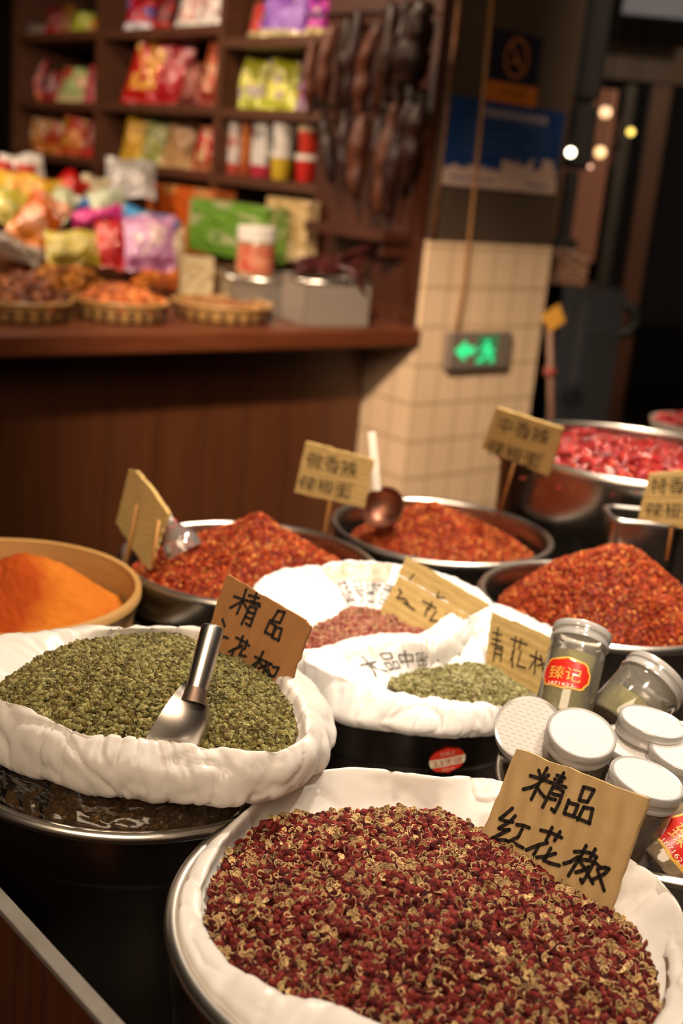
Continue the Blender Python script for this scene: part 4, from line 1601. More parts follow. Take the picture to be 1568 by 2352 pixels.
# ---------------- near bag of red peppercorns
cF = px_c(985, 2110, .757)
PILE_F = [(477, 2110, .748), (487, 2040, .747), (520, 1980, .746), (575, 1925, .745), (650, 1885, .745), (760, 1868, .745), (880, 1862, .745), (1000, 1870, .745), (1080, 1905, .744), (1180, 1952, .744),
          (1300, 2032, .744), (1400, 2104, .744), (1460, 2160, .745), (1495, 2210, .748), (1510, 2290, .748), (1490, 2380, .748), (1400, 2450, .748), (1200, 2480, .748), (1000, 2440, .748), (860, 2370, .747),
          (740, 2320, .747), (620, 2285, .747), (560, 2245, .747), (500, 2190, .747)]
LIP_F = [(468, 2115, .753), (462, 2040, .756), (492, 1965, .760), (545, 1895, .764), (610, 1830, .768), (700, 1782, .770), (800, 1766, .771), (900, 1775, .770), (1000, 1790, .769), (1130, 1793, .769), (1250, 1830, .768),
         (1350, 1890, .770), (1440, 1975, .772), (1510, 2020, .773), (1560, 2090, .772), (1590, 2180, .770), (1590, 2290, .768), (1540, 2390, .766), (1420, 2470, .765), (1200, 2490, .766), (1020, 2440, .767), (880, 2356, .767),
         (760, 2298, .766), (620, 2272, .764), (585, 2245, .762), (490, 2172, .757)]
pile = loop_px(cF, PILE_F, 2)
lip = loop_px(cF, LIP_F, 2)
rimc = circ_off(cF, CF_, RF - .0095, ZF + .001)
down = circ_off(cF, CF_, RF - .014, ZF - .03)
P, F = sheet(cF, [mix_loop(pile, lip, 0, -.03, -.016), mix_loop(pile, lip, .0, .002, -.002), lip, mix_loop(lip, rimc, .55, .002, .004), rimc, down], 9, .0036, 4, 18)
tag(mesh('plastic_bag', P, F, BAG), 'milky plastic bag around the red peppercorns in the nearest pot', 'bag', 'milky plastic bags lining the pots')
hpF = Heap(cF, mix_loop(pile, lip, .03), .763, 2.2, .0035, 26, 8)
RED_PAL = ['#681a19', '#7a2422', '#50110f', '#88302c', '#62171b', '#420e0d', '#76261c', '#923c34']
B_RED = [berry(s) for s in (1, 2, 3, 4)]
H_RED = [husk(s, op, (.42, .09, .07), (1.85, 1.38, .68)) for s, op in ((1, 2.0), (2, 2.5), (3, 2.2), (4, 3.0))]


def pepper(name, label, hp, n, size, pal, nh, hsize, huskset, husk_t, lift=.5, cat='peppercorns', berries=B_RED, deep=.25):
    V, F = hp.base()
    V = V - np.array([0, 0, size * .5])
    items = [((V, F, np.ones((len(V), 3)) * deep), np.zeros((1, 3)), np.ones((1, 1)), np.eye(3)[None], tints(1, pal[:1], 0))]
    for lay, frac in ((-.3, .5), (.55, .5)):
        m = int(n * frac)
        Pp = hp.sample(m) + np.array([0, 0, 1]) * (size * lay + rng.uniform(-.35, .35, (m, 1)) * size)
        ti = tints(m, pal)
        for k, tp in enumerate(berries):
            sl = slice(k, None, len(berries))
            items.append((tp, Pp[sl], size * rng.uniform(.72, 1.2, (len(Pp[sl]), 1)), rand_rot(len(Pp[sl])), ti[sl]))
    if nh:
        Pp = hp.sample(nh) + np.array([0, 0, size * 1.0])
        ti = np.ones((nh, 3)) * rng.uniform(.55, 1.1, (nh, 1)) * np.array(husk_t)
        for k, tp in enumerate(huskset):
            sl = slice(k, None, len(huskset))
            m = len(Pp[sl])
            # husks mostly lie with the pale inside showing
            a, b, c_ = rng.uniform(0, 2 * math.pi, m), rng.normal(.45, .6, m), rng.normal(0, .5, m)
            Rz = np.stack([np.stack([np.cos(a), -np.sin(a), 0 * a], -1), np.stack([np.sin(a), np.cos(a), 0 * a], -1), np.stack([0 * a, 0 * a, 1 + 0 * a], -1)], 1)
            Rx = np.stack([np.stack([1 + 0 * a, 0 * a, 0 * a], -1), np.stack([0 * a, np.cos(b), -np.sin(b)], -1), np.stack([0 * a, np.sin(b), np.cos(b)], -1)], 1)
            Ry = np.stack([np.stack([np.cos(c_), 0 * a, np.sin(c_)], -1), np.stack([0 * a, 1 + 0 * a, 0 * a], -1), np.stack([-np.sin(c_), 0 * a, np.cos(c_)], -1)], 1)
            items.append((tp, Pp[sl], hsize * rng.uniform(.75, 1.25, (m, 1)), Rx @ Ry @ Rz, ti[sl]))
    V, F, Cc = grow(items)
    return tag(mesh(name, V, F, GRAIN, cols=np.clip(Cc, 0, 1)), label, cat, kind='stuff')


pepper('red_peppercorns', 'heap of dark red peppercorns with split pale husks in the nearest bag', hpF, 9300, .00275, RED_PAL, 1500, .0044, H_RED, (.52, .50, .50))

# ---------------- left bag of green peppercorns
cG = px_c(330, 1600, .82)
PILE_G = [(-60, 1598, .820), (0, 1578, .821), (60, 1545, .822), (150, 1497, .823), (250, 1468, .824), (330, 1460, .825), (400, 1463, .824), (460, 1482, .823), (540, 1515, .822), (600, 1552, .820), (640, 1600, .818), (668, 1650, .815), (680, 1695, .812),
          (650, 1725, .811), (580, 1735, .810), (500, 1722, .810), (360, 1704, .812), (240, 1700, .813), (150, 1680, .815), (60, 1634, .817), (0, 1612, .818), (-60, 1602, .819)]
LIP_G = [(-90, 1560, .832), (-60, 1480, .832), (0, 1460, .833), (100, 1449, .834), (210, 1441, .834), (330, 1443, .834), (440, 1440, .834), (540, 1470, .832), (620, 1525, .830), (680, 1580, .827), (706, 1640, .823), (706, 1690, .819), (672, 1716, .818),
         (585, 1727, .817), (500, 1714, .817), (360, 1694, .819), (240, 1690, .820), (150, 1668, .822), (60, 1622, .824), (0, 1604, .825), (-60, 1592, .828)]
LOW_G = [(-110, 1700, .775), (0, 1750, .775), (100, 1792, .775), (250, 1824, .775), (400, 1838, .775), (540, 1851, .775), (640, 1828, .775), (740, 1752, .775), (764, 1692, .775), (745, 1640, .775), (690, 1580, .775), (560, 1530, .775), (330, 1500, .775), (100, 1510, .775), (-60, 1580, .775)]
pile, lip, low = loop_px(cG, PILE_G, 2), loop_px(cG, LIP_G, 2), loop_px(cG, LOW_G, 3)
P, F = sheet(cG, [mix_loop(pile, lip, 0, -.025, -.014), mix_loop(pile, lip, 0, .001, -.002), lip, mix_loop(lip, low, .5, .010, .006), mix_loop(lip, low, .92, .006, .0), mix_loop(low, low, 0, -.012, -.004), mix_loop(low, low, 0, -.03, .004)], 9, .0068, 9, 22)
tag(mesh('plastic_bag', P, F, BAG), 'folded back milky plastic bag around the green peppercorns at left', 'bag', 'milky plastic bags lining the pots')
dent = at(425, 1645, .826)
hpG = Heap(cG, mix_loop(pile, lip, .05), .838, 2.2, .0032, 26, 18, lambda x, y: -.017 * np.exp(-((x - dent[0]) ** 2 + (y - dent[1]) ** 2) / (2 * .026 ** 2)))
GREEN_PAL = ['#8d864e', '#7c7642', '#9e9660', '#6e6636', '#7f703a', '#958c54', '#665630', '#a79e68']
B_GR = [berry(s, 2, .24, .85) for s in (11, 12, 13, 14)]
H_GR = [husk(s, op, (.44, .42, .22), (.34, .28, .12)) for s, op in ((11, 1.3), (12, 1.8))]
pepper('green_peppercorns', 'heap of dusty green peppercorns in the left bag', hpG, 8600, .0025, GREEN_PAL, 1500, .0027, H_GR, (.9, .9, .9), berries=B_GR, deep=.15)

# clear lower sack of the same pot: dark grains behind wrinkled film
cGl = CG
lowc = (low[0], low[1])
# re-centre the low outline on the pot axis
ptsl = np.stack([cG[0] + low[0] * np.cos(THETA), cG[1] + low[0] * np.sin(THETA)], -1) - cGl
ta = np.arctan2(ptsl[:, 1], ptsl[:, 0]) % (2 * math.pi)
oo = np.argsort(ta)
lowr = np.interp(THETA, ta[oo], np.hypot(*ptsl.T)[oo], period=2 * math.pi)
lowr = np.minimum(lowr, RG - .016)
L0 = (lowr - .014, np.full(NT, .782))
L1 = (np.maximum(lowr - .004, .10), np.full(NT, .771))
L2 = circ(RG - .018, .752)
L3 = circ(RG - .0125, .738)
L4 = circ(RG - .017, .70)
gl = [L0, L1, L2, L3, L4]
P, F = sheet(cGl, [(a - .004, b - .003) for a, b in gl], 7, .002, 21, 26)
SACK = mat('dark peppercorns in the sack', '#5a442a', .7, noise=(160, .2), color2='#2c2012', bump=(220, 1.0, .006))
sk = thing('clear_sack', 'clear wrinkled lower sack of dark peppercorns bulging inside the left pot', 'bag', (CG[0], CG[1], .70))
Pg_ = P.reshape(-1, NT, 3)
sel = Pg_[rng.integers(6, len(Pg_), 3600), rng.integers(0, NT, 3600)] + rng.normal(0, .0012, (3600, 3))
Vg, Fg, Cg = grow([(tp, sel[k::4], .0027 * rng.uniform(.75, 1.2, (len(sel[k::4]), 1)), rand_rot(len(sel[k::4])), tints(len(sel[k::4]), ['#6a5430', '#554426', '#7a6238', '#4a3a20'])) for k, tp in enumerate(B_GR)])
F3 = np.concatenate([F[:, [0, 1, 2]], F[:, [0, 2, 3]]])
mesh('peppercorn_fill', np.concatenate([P, Vg]), np.concatenate([F3, Fg + len(P)]), GRAIN, sk, cols=np.clip(np.concatenate([np.tile(lin('#3a2c18'), (len(P), 1)), Cg]), 0, 1))['kind'] = 'stuff'
P, F = sheet(cGl, gl, 7, .0042, 22, 20)
mesh('film', P, F, clear_mat('clear wrinkled film', '#e0d0ba', .045, .16, bump=(14, .5, .010, (1, 1.6, 2.6)), haze=.08, hazecol='#8a7860'), sk)

# ---------------- two printed bags in the stickered pot
cA = px_c(845, 1400, .775)
PILE_A = [(690, 1484, .766), (735, 1445, .766), (790, 1424, .766), (860, 1412, .766), (920, 1420, .766), (975, 1448, .766), (990, 1462, .766), (900, 1472, .766), (800, 1488, .766), (720, 1500, .766)]
LIP_A = [(596, 1345, .797), (630, 1315, .80), (740, 1298, .802), (840, 1290, .803), (930, 1300, .803), (1020, 1322, .802), (1085, 1350, .80), (1125, 1392, .796), (1080, 1408, .792), (980, 1468, .784), (895, 1461, .782), (800, 1474, .781), (690, 1495, .780), (620, 1450, .786), (585, 1390, .792)]
pile, lip = loop_px(cA, PILE_A, 3), loop_px(cA, LIP_A, 2)
PA, FA = sheet(cA, [mix_loop(pile, lip, 0, -.01, -.008), mix_loop(pile, lip, 0, .003, -.002), mix_loop(pile, lip, .62, .0, -.004), lip, mix_loop(lip, lip, 0, .009, -.012), mix_loop(lip, lip, 0, .010, -.05)], 8, .0055, 41, 24)
mesh_a = tag(mesh('plastic_bag', PA, FA, BAGW), 'white printed bag of red peppercorns at the back of the stickered pot', 'bag', 'printed bags in the stickered pot')
hpA = Heap(cA, mix_loop(pile, lip, .03), .772, 2.0, .003, 26, 8)
pepper('red_peppercorns', 'small patch of pale red peppercorns in the printed bag at the back', hpA, 2600, .0028, ['#b06a5c', '#9c5046', '#c08a74', '#8e4238', '#b87464'], 500, .0030, H_RED, (.55, .5, .48))

cB = px_c(1030, 1572, .765)
PILE_B = [(893, 1576, .755), (930, 1556, .755), (1000, 1543, .755), (1080, 1532, .755), (1150, 1545, .755), (1195, 1578, .755), (1218, 1604, .755), (1190, 1624, .755), (1100, 1616, .755), (1000, 1603, .755), (930, 1592, .755)]
LIP_B = [(868, 1580, .768), (770, 1545, .776), (700, 1515, .779), (800, 1480, .783), (895, 1466, .785), (980, 1472, .787), (1080, 1410, .793), (1128, 1396, .795), (1190, 1420, .790), (1262, 1470, .784), (1275, 1540, .776), (1240, 1602, .770), (1185, 1622, .764), (1100, 1612, .763), (1000, 1600, .763), (925, 1592, .764)]
LOW_B = [(700, 1585, .745), (765, 1647, .741), (890, 1670, .739), (985, 1682, .739), (1079, 1684, .739), (1150, 1677, .739), (1240, 1650, .739), (1290, 1560, .745), (1290, 1470, .755), (1130, 1402, .772), (980, 1480, .768), (880, 1478, .765), (760, 1500, .755), (690, 1540, .748)]
pile, lip, low = loop_px(cB, PILE_B, 3), loop_px(cB, LIP_B, 1.6), loop_px(cB, LOW_B, 2)
PB, FB = sheet(cB, [mix_loop(pile, lip, 0, -.01, -.008), mix_loop(pile, lip, 0, .002, -.003), mix_loop(pile, lip, .55, .0, -.004), lip, mix_loop(lip, low, .45, .003, .008), mix_loop(low, low, 0, .002, .004), mix_loop(low, low, 0, -.004, -.006)], 8, .0055, 52, 24)
mesh_b = tag(mesh('plastic_bag', PB, FB, BAGW), 'white printed bag of green peppercorns at the front of the stickered pot', 'bag', 'printed bags in the stickered pot')
hpB = Heap(cB, mix_loop(pile, lip, .03), .762, 2.0, .003, 26, 9)
pepper('green_peppercorns', 'small patch of pale green peppercorns in the printed bag at the front', hpB, 2600, .0026, ['#a09868', '#8c8654', '#b0aa7c', '#7e7648'], 300, .0027, H_GR, (1, 1, 1), berries=B_GR, deep=.3)


def sheet_text(name, body, Pg, c, th0, th1, row0, row1, m, parent, flip=False, lift=.0012):
    """letters printed on a bag wall: mapped over rows (v) and angle (u) of its grid"""
    rows = len(Pg) // NT
    G = Pg.reshape(rows, NT, 3)
    V2, F, _ = text2d(body)
    V = []
    for u, v in V2:
        if flip:
            u = 1 - u
        th = th0 + (th1 - th0) * u
        fr = row0 + (row1 - row0) * v
        j = (th % (2 * math.pi)) / (2 * math.pi) * NT
        i0, j0 = int(fr), int(j)
        a, b = fr - i0, j - j0
        i1, j1 = min(i0 + 1, rows - 1), (j0 + 1) % NT
        j0 %= NT
        p = (G[i0, j0] * (1 - a) + G[i1, j0] * a) * (1 - b) + (G[i0, j1] * (1 - a) + G[i1, j1] * a) * b
        tocam = unit(EYE - p)
        V.append(p + tocam * lift)
    return mesh(name, V, F, m, parent, False)


def sheet_patch(name, Pg, th0, th1, row0, row1, m, parent, lift=.0008):
    G = Pg.reshape(-1, NT, 3)
    V, F = [], []
    nu, nv = 26, 10
    for j in range(nv + 1):
        for i in range(nu + 1):
            u, v = i / nu, j / nv
            th = th0 + (th1 - th0) * u
            p = G[int(round(row0 + (row1 - row0) * v)), int(round((th % (2 * math.pi)) / (2 * math.pi) * NT)) % NT]
            V.append(p + unit(EYE - p) * lift)
    for j in range(nv):
        for i in range(nu):
            a = j * (nu + 1) + i
            F.append((a, a + 1, a + nu + 2, a + nu + 1))
    return mesh(name, V, F, m, parent)


sheet_patch('printed_colour_field', PA, 2.35, 1.25, 17, 23, mat('faded pink print', '#c98a74', .4, noise=(40, .3), color2='#dcb4a2'), mesh_a)
PRINT = mat('grey bag print', '#4a4440', .5)
sheet_text('printed_lettering', '品号密香', PA, cA, 2.25, 1.0, 11, 17, PRINT, mesh_a)
sheet_text('printed_lettering', '大品中密香椒', PB, cB, 2.9, 1.35, 12, 19, PRINT, mesh_b)

# ---------------- chilli flakes
FL_T = [flake_t(s) for s in range(5)]
FL_PAL = ['#8a2608', '#a0360e', '#7a1c07', '#b44c14', '#6a1807', '#942e0b', '#aa4412', '#cc8844']


def flakes(label, hp, n, size, pal=FL_PAL):
    V, F = hp.base(30, 100)
    V = V - np.array([0, 0, size * .4])
    items = [((V, F, np.ones((len(V), 3))), np.zeros((1, 3)), np.ones((1, 1)), np.eye(3)[None], tints(1, ['#6a1804'], 0))]
    P = hp.sample(n) + np.array([0, 0, 1]) * rng.uniform(-.4, .7, (n, 1)) * size
    ti = tints(n, pal, .3)
    for k, tp in enumerate(FL_T):
        sl = slice(k, None, 5)
        m = len(P[sl])
        items.append((tp, P[sl], size * rng.uniform(.6, 1.35, (m, 1)), rand_rot(m), ti[sl]))
    V, F, Cc = grow(items)
    return tag(mesh('chilli_flakes', V, F, FLAKE, smooth=False, cols=np.clip(Cc, 0, 1)), label, 'chilli flakes', kind='stuff')


def gauss(cx, cy, sx, h):
    return lambda x, y: h * np.exp(-((x - cx) ** 2 + (y - cy) ** 2) / (2 * sx * sx))


pk = dep(592, 1176, 1.455)
cc = np.array([pk[0], pk[1] - .012])
hpL = Heap(cc, circ_off(cc, CL + np.array([-.004, -.006]), RL - .022, ZL - .020), pk[2] - .006, 1.15, .004, 24, 31, gauss(pk[0], pk[1], .016, .010))
flakes('orange red chilli flakes heaped to a peak in the left steel pot', hpL, 13000, .0027)
pk = dep(985, 1152, 1.71)
cc = np.array([pk[0], pk[1] - .02])
hp2 = Heap(cc, circ_off(cc, C2 + np.array([.004, -.004]), R2 - .026, Z2 - .030), pk[2] + .006, 1.12, .006, 26, 33, lambda x, y: gauss(*dep(1088, 1208, 1.67)[:2], .020, -.016)(x, y))
flakes('dark orange chilli flakes in a low mound in the pot with the ladle', hp2, 12000, .0028)
pk = dep(1425, 1252, 1.41)
cc = np.array([pk[0], pk[1] - .02])
hol = dep(1520, 1345, 1.35)
hpR = Heap(cc, circ_off(cc, CRt + np.array([.006, -.004]), RR - .022, ZR - .020), pk[2] + .002, 1.75, .004, 22, 35, gauss(hol[0], hol[1], .022, -.02))
flakes('tall rounded dome of orange red chilli flakes behind the spice jars', hpR, 14000, .0026)

# ---------------- bamboo bowl of orange chilli powder in a steel basin
bw = thing('bamboo_bowl', 'round bamboo bowl of orange chilli powder at the left edge', 'bowl', (CW[0], CW[1], ZW - .10))
cw3 = np.array([CW[0], CW[1], 0])
MB().lathe([(0, ZW - .098), (RW * .80, ZW - .098), (RW * .83, ZW - .094), (RW * .93, ZW - .05), (RW * .945, ZW - .046), (RW * .945, ZW - .04), (RW * .985, ZW - .012), (RW, ZW - .010), (RW, ZW - .002), (RW * .99, ZW), (RW * .955, ZW - .001), (RW * .945, ZW - .012), (RW * .86, ZW - .085), (0, ZW - .088)], cw3, 80).out('bowl', BAMBOO, bw, True, sharp=40)
RB = RW + .007
tb_ = thing('steel_basin', 'steel basin under the bamboo bowl of chilli powder', 'basin', (CW[0] + .006, CW[1], ZT))
cb3 = np.array([CW[0] + .006, CW[1], 0])
zrb = ZW - .075
MB().lathe([(0, ZT + .001), (RB * .86, ZT + .001), (RB - .006, zrb), (RB - .009, zrb), (RB * .86 - .004, ZT + .006), (0, ZT + .006)], cb3, 72).out('body', STEEL, tb_, True, sharp=50)
MB().tube([cb3 + Z * zrb + np.array([(RB - .004) * math.cos(a), (RB - .004) * math.sin(a), 0]) for a in np.linspace(0, 2 * math.pi, 73)], .005, 10, False).out('rim', STEEL_RIM, tb_, True)
lp = dep(20, 1272, 1.19)
rp = dep(200, 1285, 1.25)
cc = np.array([CW[0], CW[1]])
hpW = Heap(cc, circ_off(cc, CW, RW * .895, ZW - .046), ZW - .034, 2.0, .0012, 40, 41,
           lambda x, y: gauss(CW[0] + .010, CW[1] - .020, .040, .050)(x, y) + gauss(CW[0] + .062, CW[1] + .024, .048, .042)(x, y) + .0012 * fbm(np.stack([x * 150, y * 150, 0 * x], -1), 5))
V, F = hpW.base(110, 260)
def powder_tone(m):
    # redder, darker tone around a spot just in front of the bowl's middle
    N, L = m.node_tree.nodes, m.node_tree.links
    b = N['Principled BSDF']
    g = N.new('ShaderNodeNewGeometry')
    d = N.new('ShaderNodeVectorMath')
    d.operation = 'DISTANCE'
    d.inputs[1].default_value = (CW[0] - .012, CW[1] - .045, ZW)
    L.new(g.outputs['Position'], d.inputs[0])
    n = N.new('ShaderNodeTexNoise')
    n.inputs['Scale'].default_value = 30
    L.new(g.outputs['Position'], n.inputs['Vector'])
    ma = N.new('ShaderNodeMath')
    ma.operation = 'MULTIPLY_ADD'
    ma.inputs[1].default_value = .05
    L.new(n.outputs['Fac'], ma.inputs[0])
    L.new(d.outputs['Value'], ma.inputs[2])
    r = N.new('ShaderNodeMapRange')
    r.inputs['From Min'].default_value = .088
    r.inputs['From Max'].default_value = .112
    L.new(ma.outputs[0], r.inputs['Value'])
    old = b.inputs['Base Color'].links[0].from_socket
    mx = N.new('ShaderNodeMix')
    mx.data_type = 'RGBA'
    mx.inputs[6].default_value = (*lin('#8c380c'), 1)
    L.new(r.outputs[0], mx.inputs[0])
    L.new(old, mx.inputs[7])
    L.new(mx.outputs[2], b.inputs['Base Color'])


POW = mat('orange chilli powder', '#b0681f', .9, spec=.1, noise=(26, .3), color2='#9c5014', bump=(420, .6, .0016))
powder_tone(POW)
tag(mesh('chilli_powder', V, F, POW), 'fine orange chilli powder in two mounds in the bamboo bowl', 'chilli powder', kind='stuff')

# ---------------- dried chillies in the big pot, and the small far bowl
CH_PAL = ['#a8282e', '#b83034', '#841a20', '#c63a36', '#98242a', '#cc4c38', '#ae3236']


def chili_t(seed):
    r = np.random.default_rng(seed)
    n, k = 9, 7
    ts = np.linspace(0, 1, n)
    bend = r.uniform(.15, .5)
    P = np.stack([(ts - .5) * 2, bend * np.sin(ts * math.pi) * .6, .1 * np.sin(ts * 5 + seed)], -1)
    rad = .30 * np.sin(np.pi * np.clip(ts * .93 + .05, 0, 1)) ** .6 * (1 - .35 * ts)
    mb = MB().tube(P, rad, k)
    V = np.array(mb.V)
    V = V + .05 * np.stack([vnoise(V * 4, seed + j) for j in range(3)], -1)
    F = []
    for f in mb.F:
        for i in range(1, len(f) - 1):
            F.append((f[0], f[i], f[i + 1]))
    return V, np.array(F), np.ones((len(V), 3))


CHT = [chili_t(s) for s in range(5)]
CHM = mat('glossy dried chilli skin', '#ffffff', .22, spec=.7, attr='Col', coat=.5, coat_rough=.12)


def chillies(label, hp, n, size):
    V, F = hp.base(14, 60)
    V = V - np.array([0, 0, size * .5])
    items = [((V, F, np.ones((len(V), 3))), np.zeros((1, 3)), np.ones((1, 1)), np.eye(3)[None], tints(1, ['#4a0a0c'], 0))]
    P = hp.sample(n) + np.array([0, 0, 1]) * rng.uniform(-.3, .6, (n, 1)) * size
    ti = tints(n, CH_PAL, .3)
    for k, tp in enumerate(CHT):
        sl = slice(k, None, 5)
        m = len(P[sl])
        a = rng.uniform(0, 2 * math.pi, m)
        b = rng.normal(0, .35, m)
        Rz = np.stack([np.stack([np.cos(a), -np.sin(a), 0 * a], -1), np.stack([np.sin(a), np.cos(a), 0 * a], -1), np.stack([0 * a, 0 * a, 1 + 0 * a], -1)], 1)
        Ry = np.stack([np.stack([np.cos(b), 0 * a, np.sin(b)], -1), np.stack([0 * a, 1 + 0 * a, 0 * a], -1), np.stack([-np.sin(b), 0 * a, np.cos(b)], -1)], 1)
        items.append((tp, P[sl], size * rng.uniform(.7, 1.3, (m, 1)), Rz @ Ry, ti[sl]))
    V, F, Cc = grow(items)
    return tag(mesh('dried_chillies', V, F, CHM, cols=np.clip(Cc, 0, 1)), label, 'dried chillies', kind='stuff')


hpC = Heap(CC, circ(RC - .018, ZC - .030), ZC + .004, 2.2, .006, 16, 51)
chillies('glossy dried red chillies filling the largest pot', hpC, 2000, .0145)
fb = dep(1600, 975, 2.65)
rfb = .105
fbp = thing('small_steel_bowl', 'small pale steel bowl of dried chillies at the far right behind the largest pot', 'bowl', (fb[0], fb[1], fb[2] - .07))
c3 = np.array([fb[0], fb[1], fb[2]])
MB().lathe([(0, -.07), (.06, -.07), (rfb * .9, -.03), (rfb, .0), (rfb, .006), (rfb * .95, .004), (rfb * .85, -.03), (0, -.06)], c3, 48).out('bowl', mat('pale enamel steel', '#c9c0b8', .3, .4), fbp, True, sharp=50)
chillies('dried red chilli pieces in the small far bowl at right', Heap(c3[:2], circ(rfb * .9, c3[2] - .006), c3[2] + .022, 2, .004, 20, 55), 260, .012)
rs = thing('pot_stand', 'dark stand behind the largest pot that carries the small bowl of chillies', 'stand', (fb[0], fb[1], ZT))
MB().lathe([(0, ZT + .001), (.09, ZT + .001), (.085, fb[2] - .072), (0, fb[2] - .072)], (fb[0], fb[1], 0), 32).out('column', TBL, rs, True, sharp=40)

# ---------------- square steel tin between the big pot and the right flake pot
zt_ = .812
tc = at(1478, 1187, zt_)
tc[1] += .0
tin = thing('steel_tin', 'small rounded square steel tin in front of the largest pot', 'tin', (tc[0], tc[1], ZT))
hx, hy, rr_ = .050, .036, .018


def rrect(hx, hy, r, z, n=6):
    out = []
    for cx, cy, a0 in ((hx - r, hy - r, 0), (-hx + r, hy - r, 90), (-hx + r, -hy + r, 180), (hx - r, -hy + r, 270)):
        for k in range(n + 1):
            a = math.radians(a0 + 90 * k / n)
            out.append(np.array([tc[0] + cx + r * math.cos(a), tc[1] + cy + r * math.sin(a), z]))
    return out


rings = [rrect(hx - .006, hy - .006, rr_, ZT + .002), rrect(hx, hy, rr_, zt_), rrect(hx - .003, hy - .003, rr_, zt_), rrect(hx - .008, hy - .008, rr_, ZT + .006)]
V = [p for r_l in rings for p in r_l]
nn = len(rings[0])
F = [(i * nn + k, i * nn + (k + 1) % nn, (i + 1) * nn + (k + 1) % nn, (i + 1) * nn + k) for i in range(3) for k in range(nn)] + [tuple(range(nn))[::-1], tuple(range(3 * nn, 4 * nn))]
mesh('body', V, F, STEEL, tin, True, sharp=40)
R_ = rrect(hx + .001, hy + .001, rr_, zt_)
MB().tube(np.array(R_ + [R_[0]]), .004, 8).out('rim', STEEL_RIM, tin, True)

# ---------------- oval sticker on the pot
def sticker():
    root = sp_
    c = np.array([CS[0], CS[1], 0])
    cen = None
    Rp = RS - .0045
    # find the point of the wall on the ray through the sticker centre
    d = ray(1026, 1744)
    o = EYE - c
    Rw = Rp * .985
    a_ = d[0] ** 2 + d[1] ** 2
    b_ = 2 * (o[0] * d[0] + o[1] * d[1])
    c_ = o[0] ** 2 + o[1] ** 2 - Rw ** 2
    tt = (-b_ - math.sqrt(b_ * b_ - 4 * a_ * c_)) / (2 * a_)
    p = EYE + tt * d
    th0 = math.atan2(p[1] - c[1], p[0] - c[0])
    z0 = p[2]
    ws, hs = .0185, .0140
    tilt = math.radians(10)

    def wrap(u, v, lift):
        uu = u * math.cos(tilt) - v * math.sin(tilt)
        vv = u * math.sin(tilt) + v * math.cos(tilt)
        z = z0 + vv
        rad = Rp * (1 - .05 * (ZS - z) / (ZS - ZT)) + .0012 + lift
        return c + np.array([rad * math.cos(th0 + uu / Rp), rad * math.sin(th0 + uu / Rp), z])

    def ell(mb, vmin, vmax, lift):
        n, k = 30, 8
        V, F = [], []
        for j in range(k + 1):
            v = vmin + (vmax - vmin) * j / k
            h = math.sqrt(max(0, 1 - v * v))
            for i in range(n + 1):
                V.append(wrap(ws * h * (i / n * 2 - 1), hs * v, lift))
        for j in range(k):
            for i in range(n):
                a = j * (n + 1) + i
                F.append((a, a + 1, a + n + 2, a + n + 1))
        mb.add(V, F)

    st = MB()
    ell(st, -1, 1, 0)
    so = st.out('sticker', mat('red sticker', '#da3a2a', .35, coat=.3), root, False)
    wb = MB()
    ell(wb, -.42, .22, .0004)
    wb.out('white_band', mat('cream sticker band', '#efe2c8', .4), so, False)

    def put(body, u0, u1, v0, v1, m):
        V2, F, _ = text2d(body)
        V = [wrap(ws * (u0 + (u1 - u0) * u), hs * (v0 + (v1 - v0) * v), .0008) for u, v in V2]
        mesh('lettering', V, F, m, so, False)
    wp_ = mat('cream sticker print', '#e0b8a0', .5)
    put('合格证', -.42, .42, .38, .76, wp_)
    put('2.5无磁', -.78, .78, -.34, .16, mat('red sticker print', '#b8281c', .5))
    put('35cm', -.36, .36, -.78, -.52, wp_)


sticker()

# ================================================================== cardboard price cards
def plane_tilt(pl_, pr_, tilt):
    a, b = at(*pl_), at(*pr_)
    e = unit(b - a)
    hn = unit(np.array([-e[1], e[0], 0]))
    if hn[1] < 0:
        hn = -hn
    t = math.radians(tilt)
    up = unit(math.cos(t) * Z + math.sin(t) * hn)
    n = unit(np.cross(e, up))
    if np.dot(n, EYE - a) < 0:
        n = -n
    return a, n


def plane3(*q):
    P = [dep(*p) for p in q]
    n = unit(np.cross(P[1] - P[0], P[2] - P[0]))
    if np.dot(n, EYE - P[0]) < 0:
        n = -n
    return P[0], n


def card(label, poly, pln, m, th=.0035, strokes=None, wpx=7, off=None, ink=INK, root=None, jag=.0005, name='price_card', group='handwritten cardboard price cards', part='board'):
    P, n = pln
    pts = [on_plane(x, y, P, n) for x, y in poly]
    e = unit(pts[1] - pts[0])
    f_ = np.cross(n, e)
    rr_ = np.random.default_rng(len(label) * 7 + len(poly))
    edge = []
    for a, b in zip(pts, pts[1:] + pts[:1]):
        for k in range(12):
            u = k / 12
            j = (rr_.normal(0, jag) if k else 0)
            edge.append(a + (b - a) * u + np.cross(n, unit(b - a)) * j)
    if root is None:
        c = np.mean(pts, 0)
        c[2] = min(p[2] for p in pts)
        root = thing(name, label, 'sign', c, group)
    mb = MB().prism(edge, -n * th)
    V = np.array(mb.V)
    U = np.stack([(V - pts[0]) @ e, (V - pts[0]) @ f_], -1) / .025
    bo = mesh(part, mb.V, mb.F, m, root, False, uvw=U)
    if strokes:
        cx = lambda x, y: on_plane(x, y, P, n)
        d = float(np.linalg.norm(np.mean(pts, 0) - EYE)) / FPX
        V, F = strokes_mesh(strokes, cx, n, wpx * d, .0006)
        mesh('handwriting', V, F, ink, bo, False)
    return root, bo, (P, n)


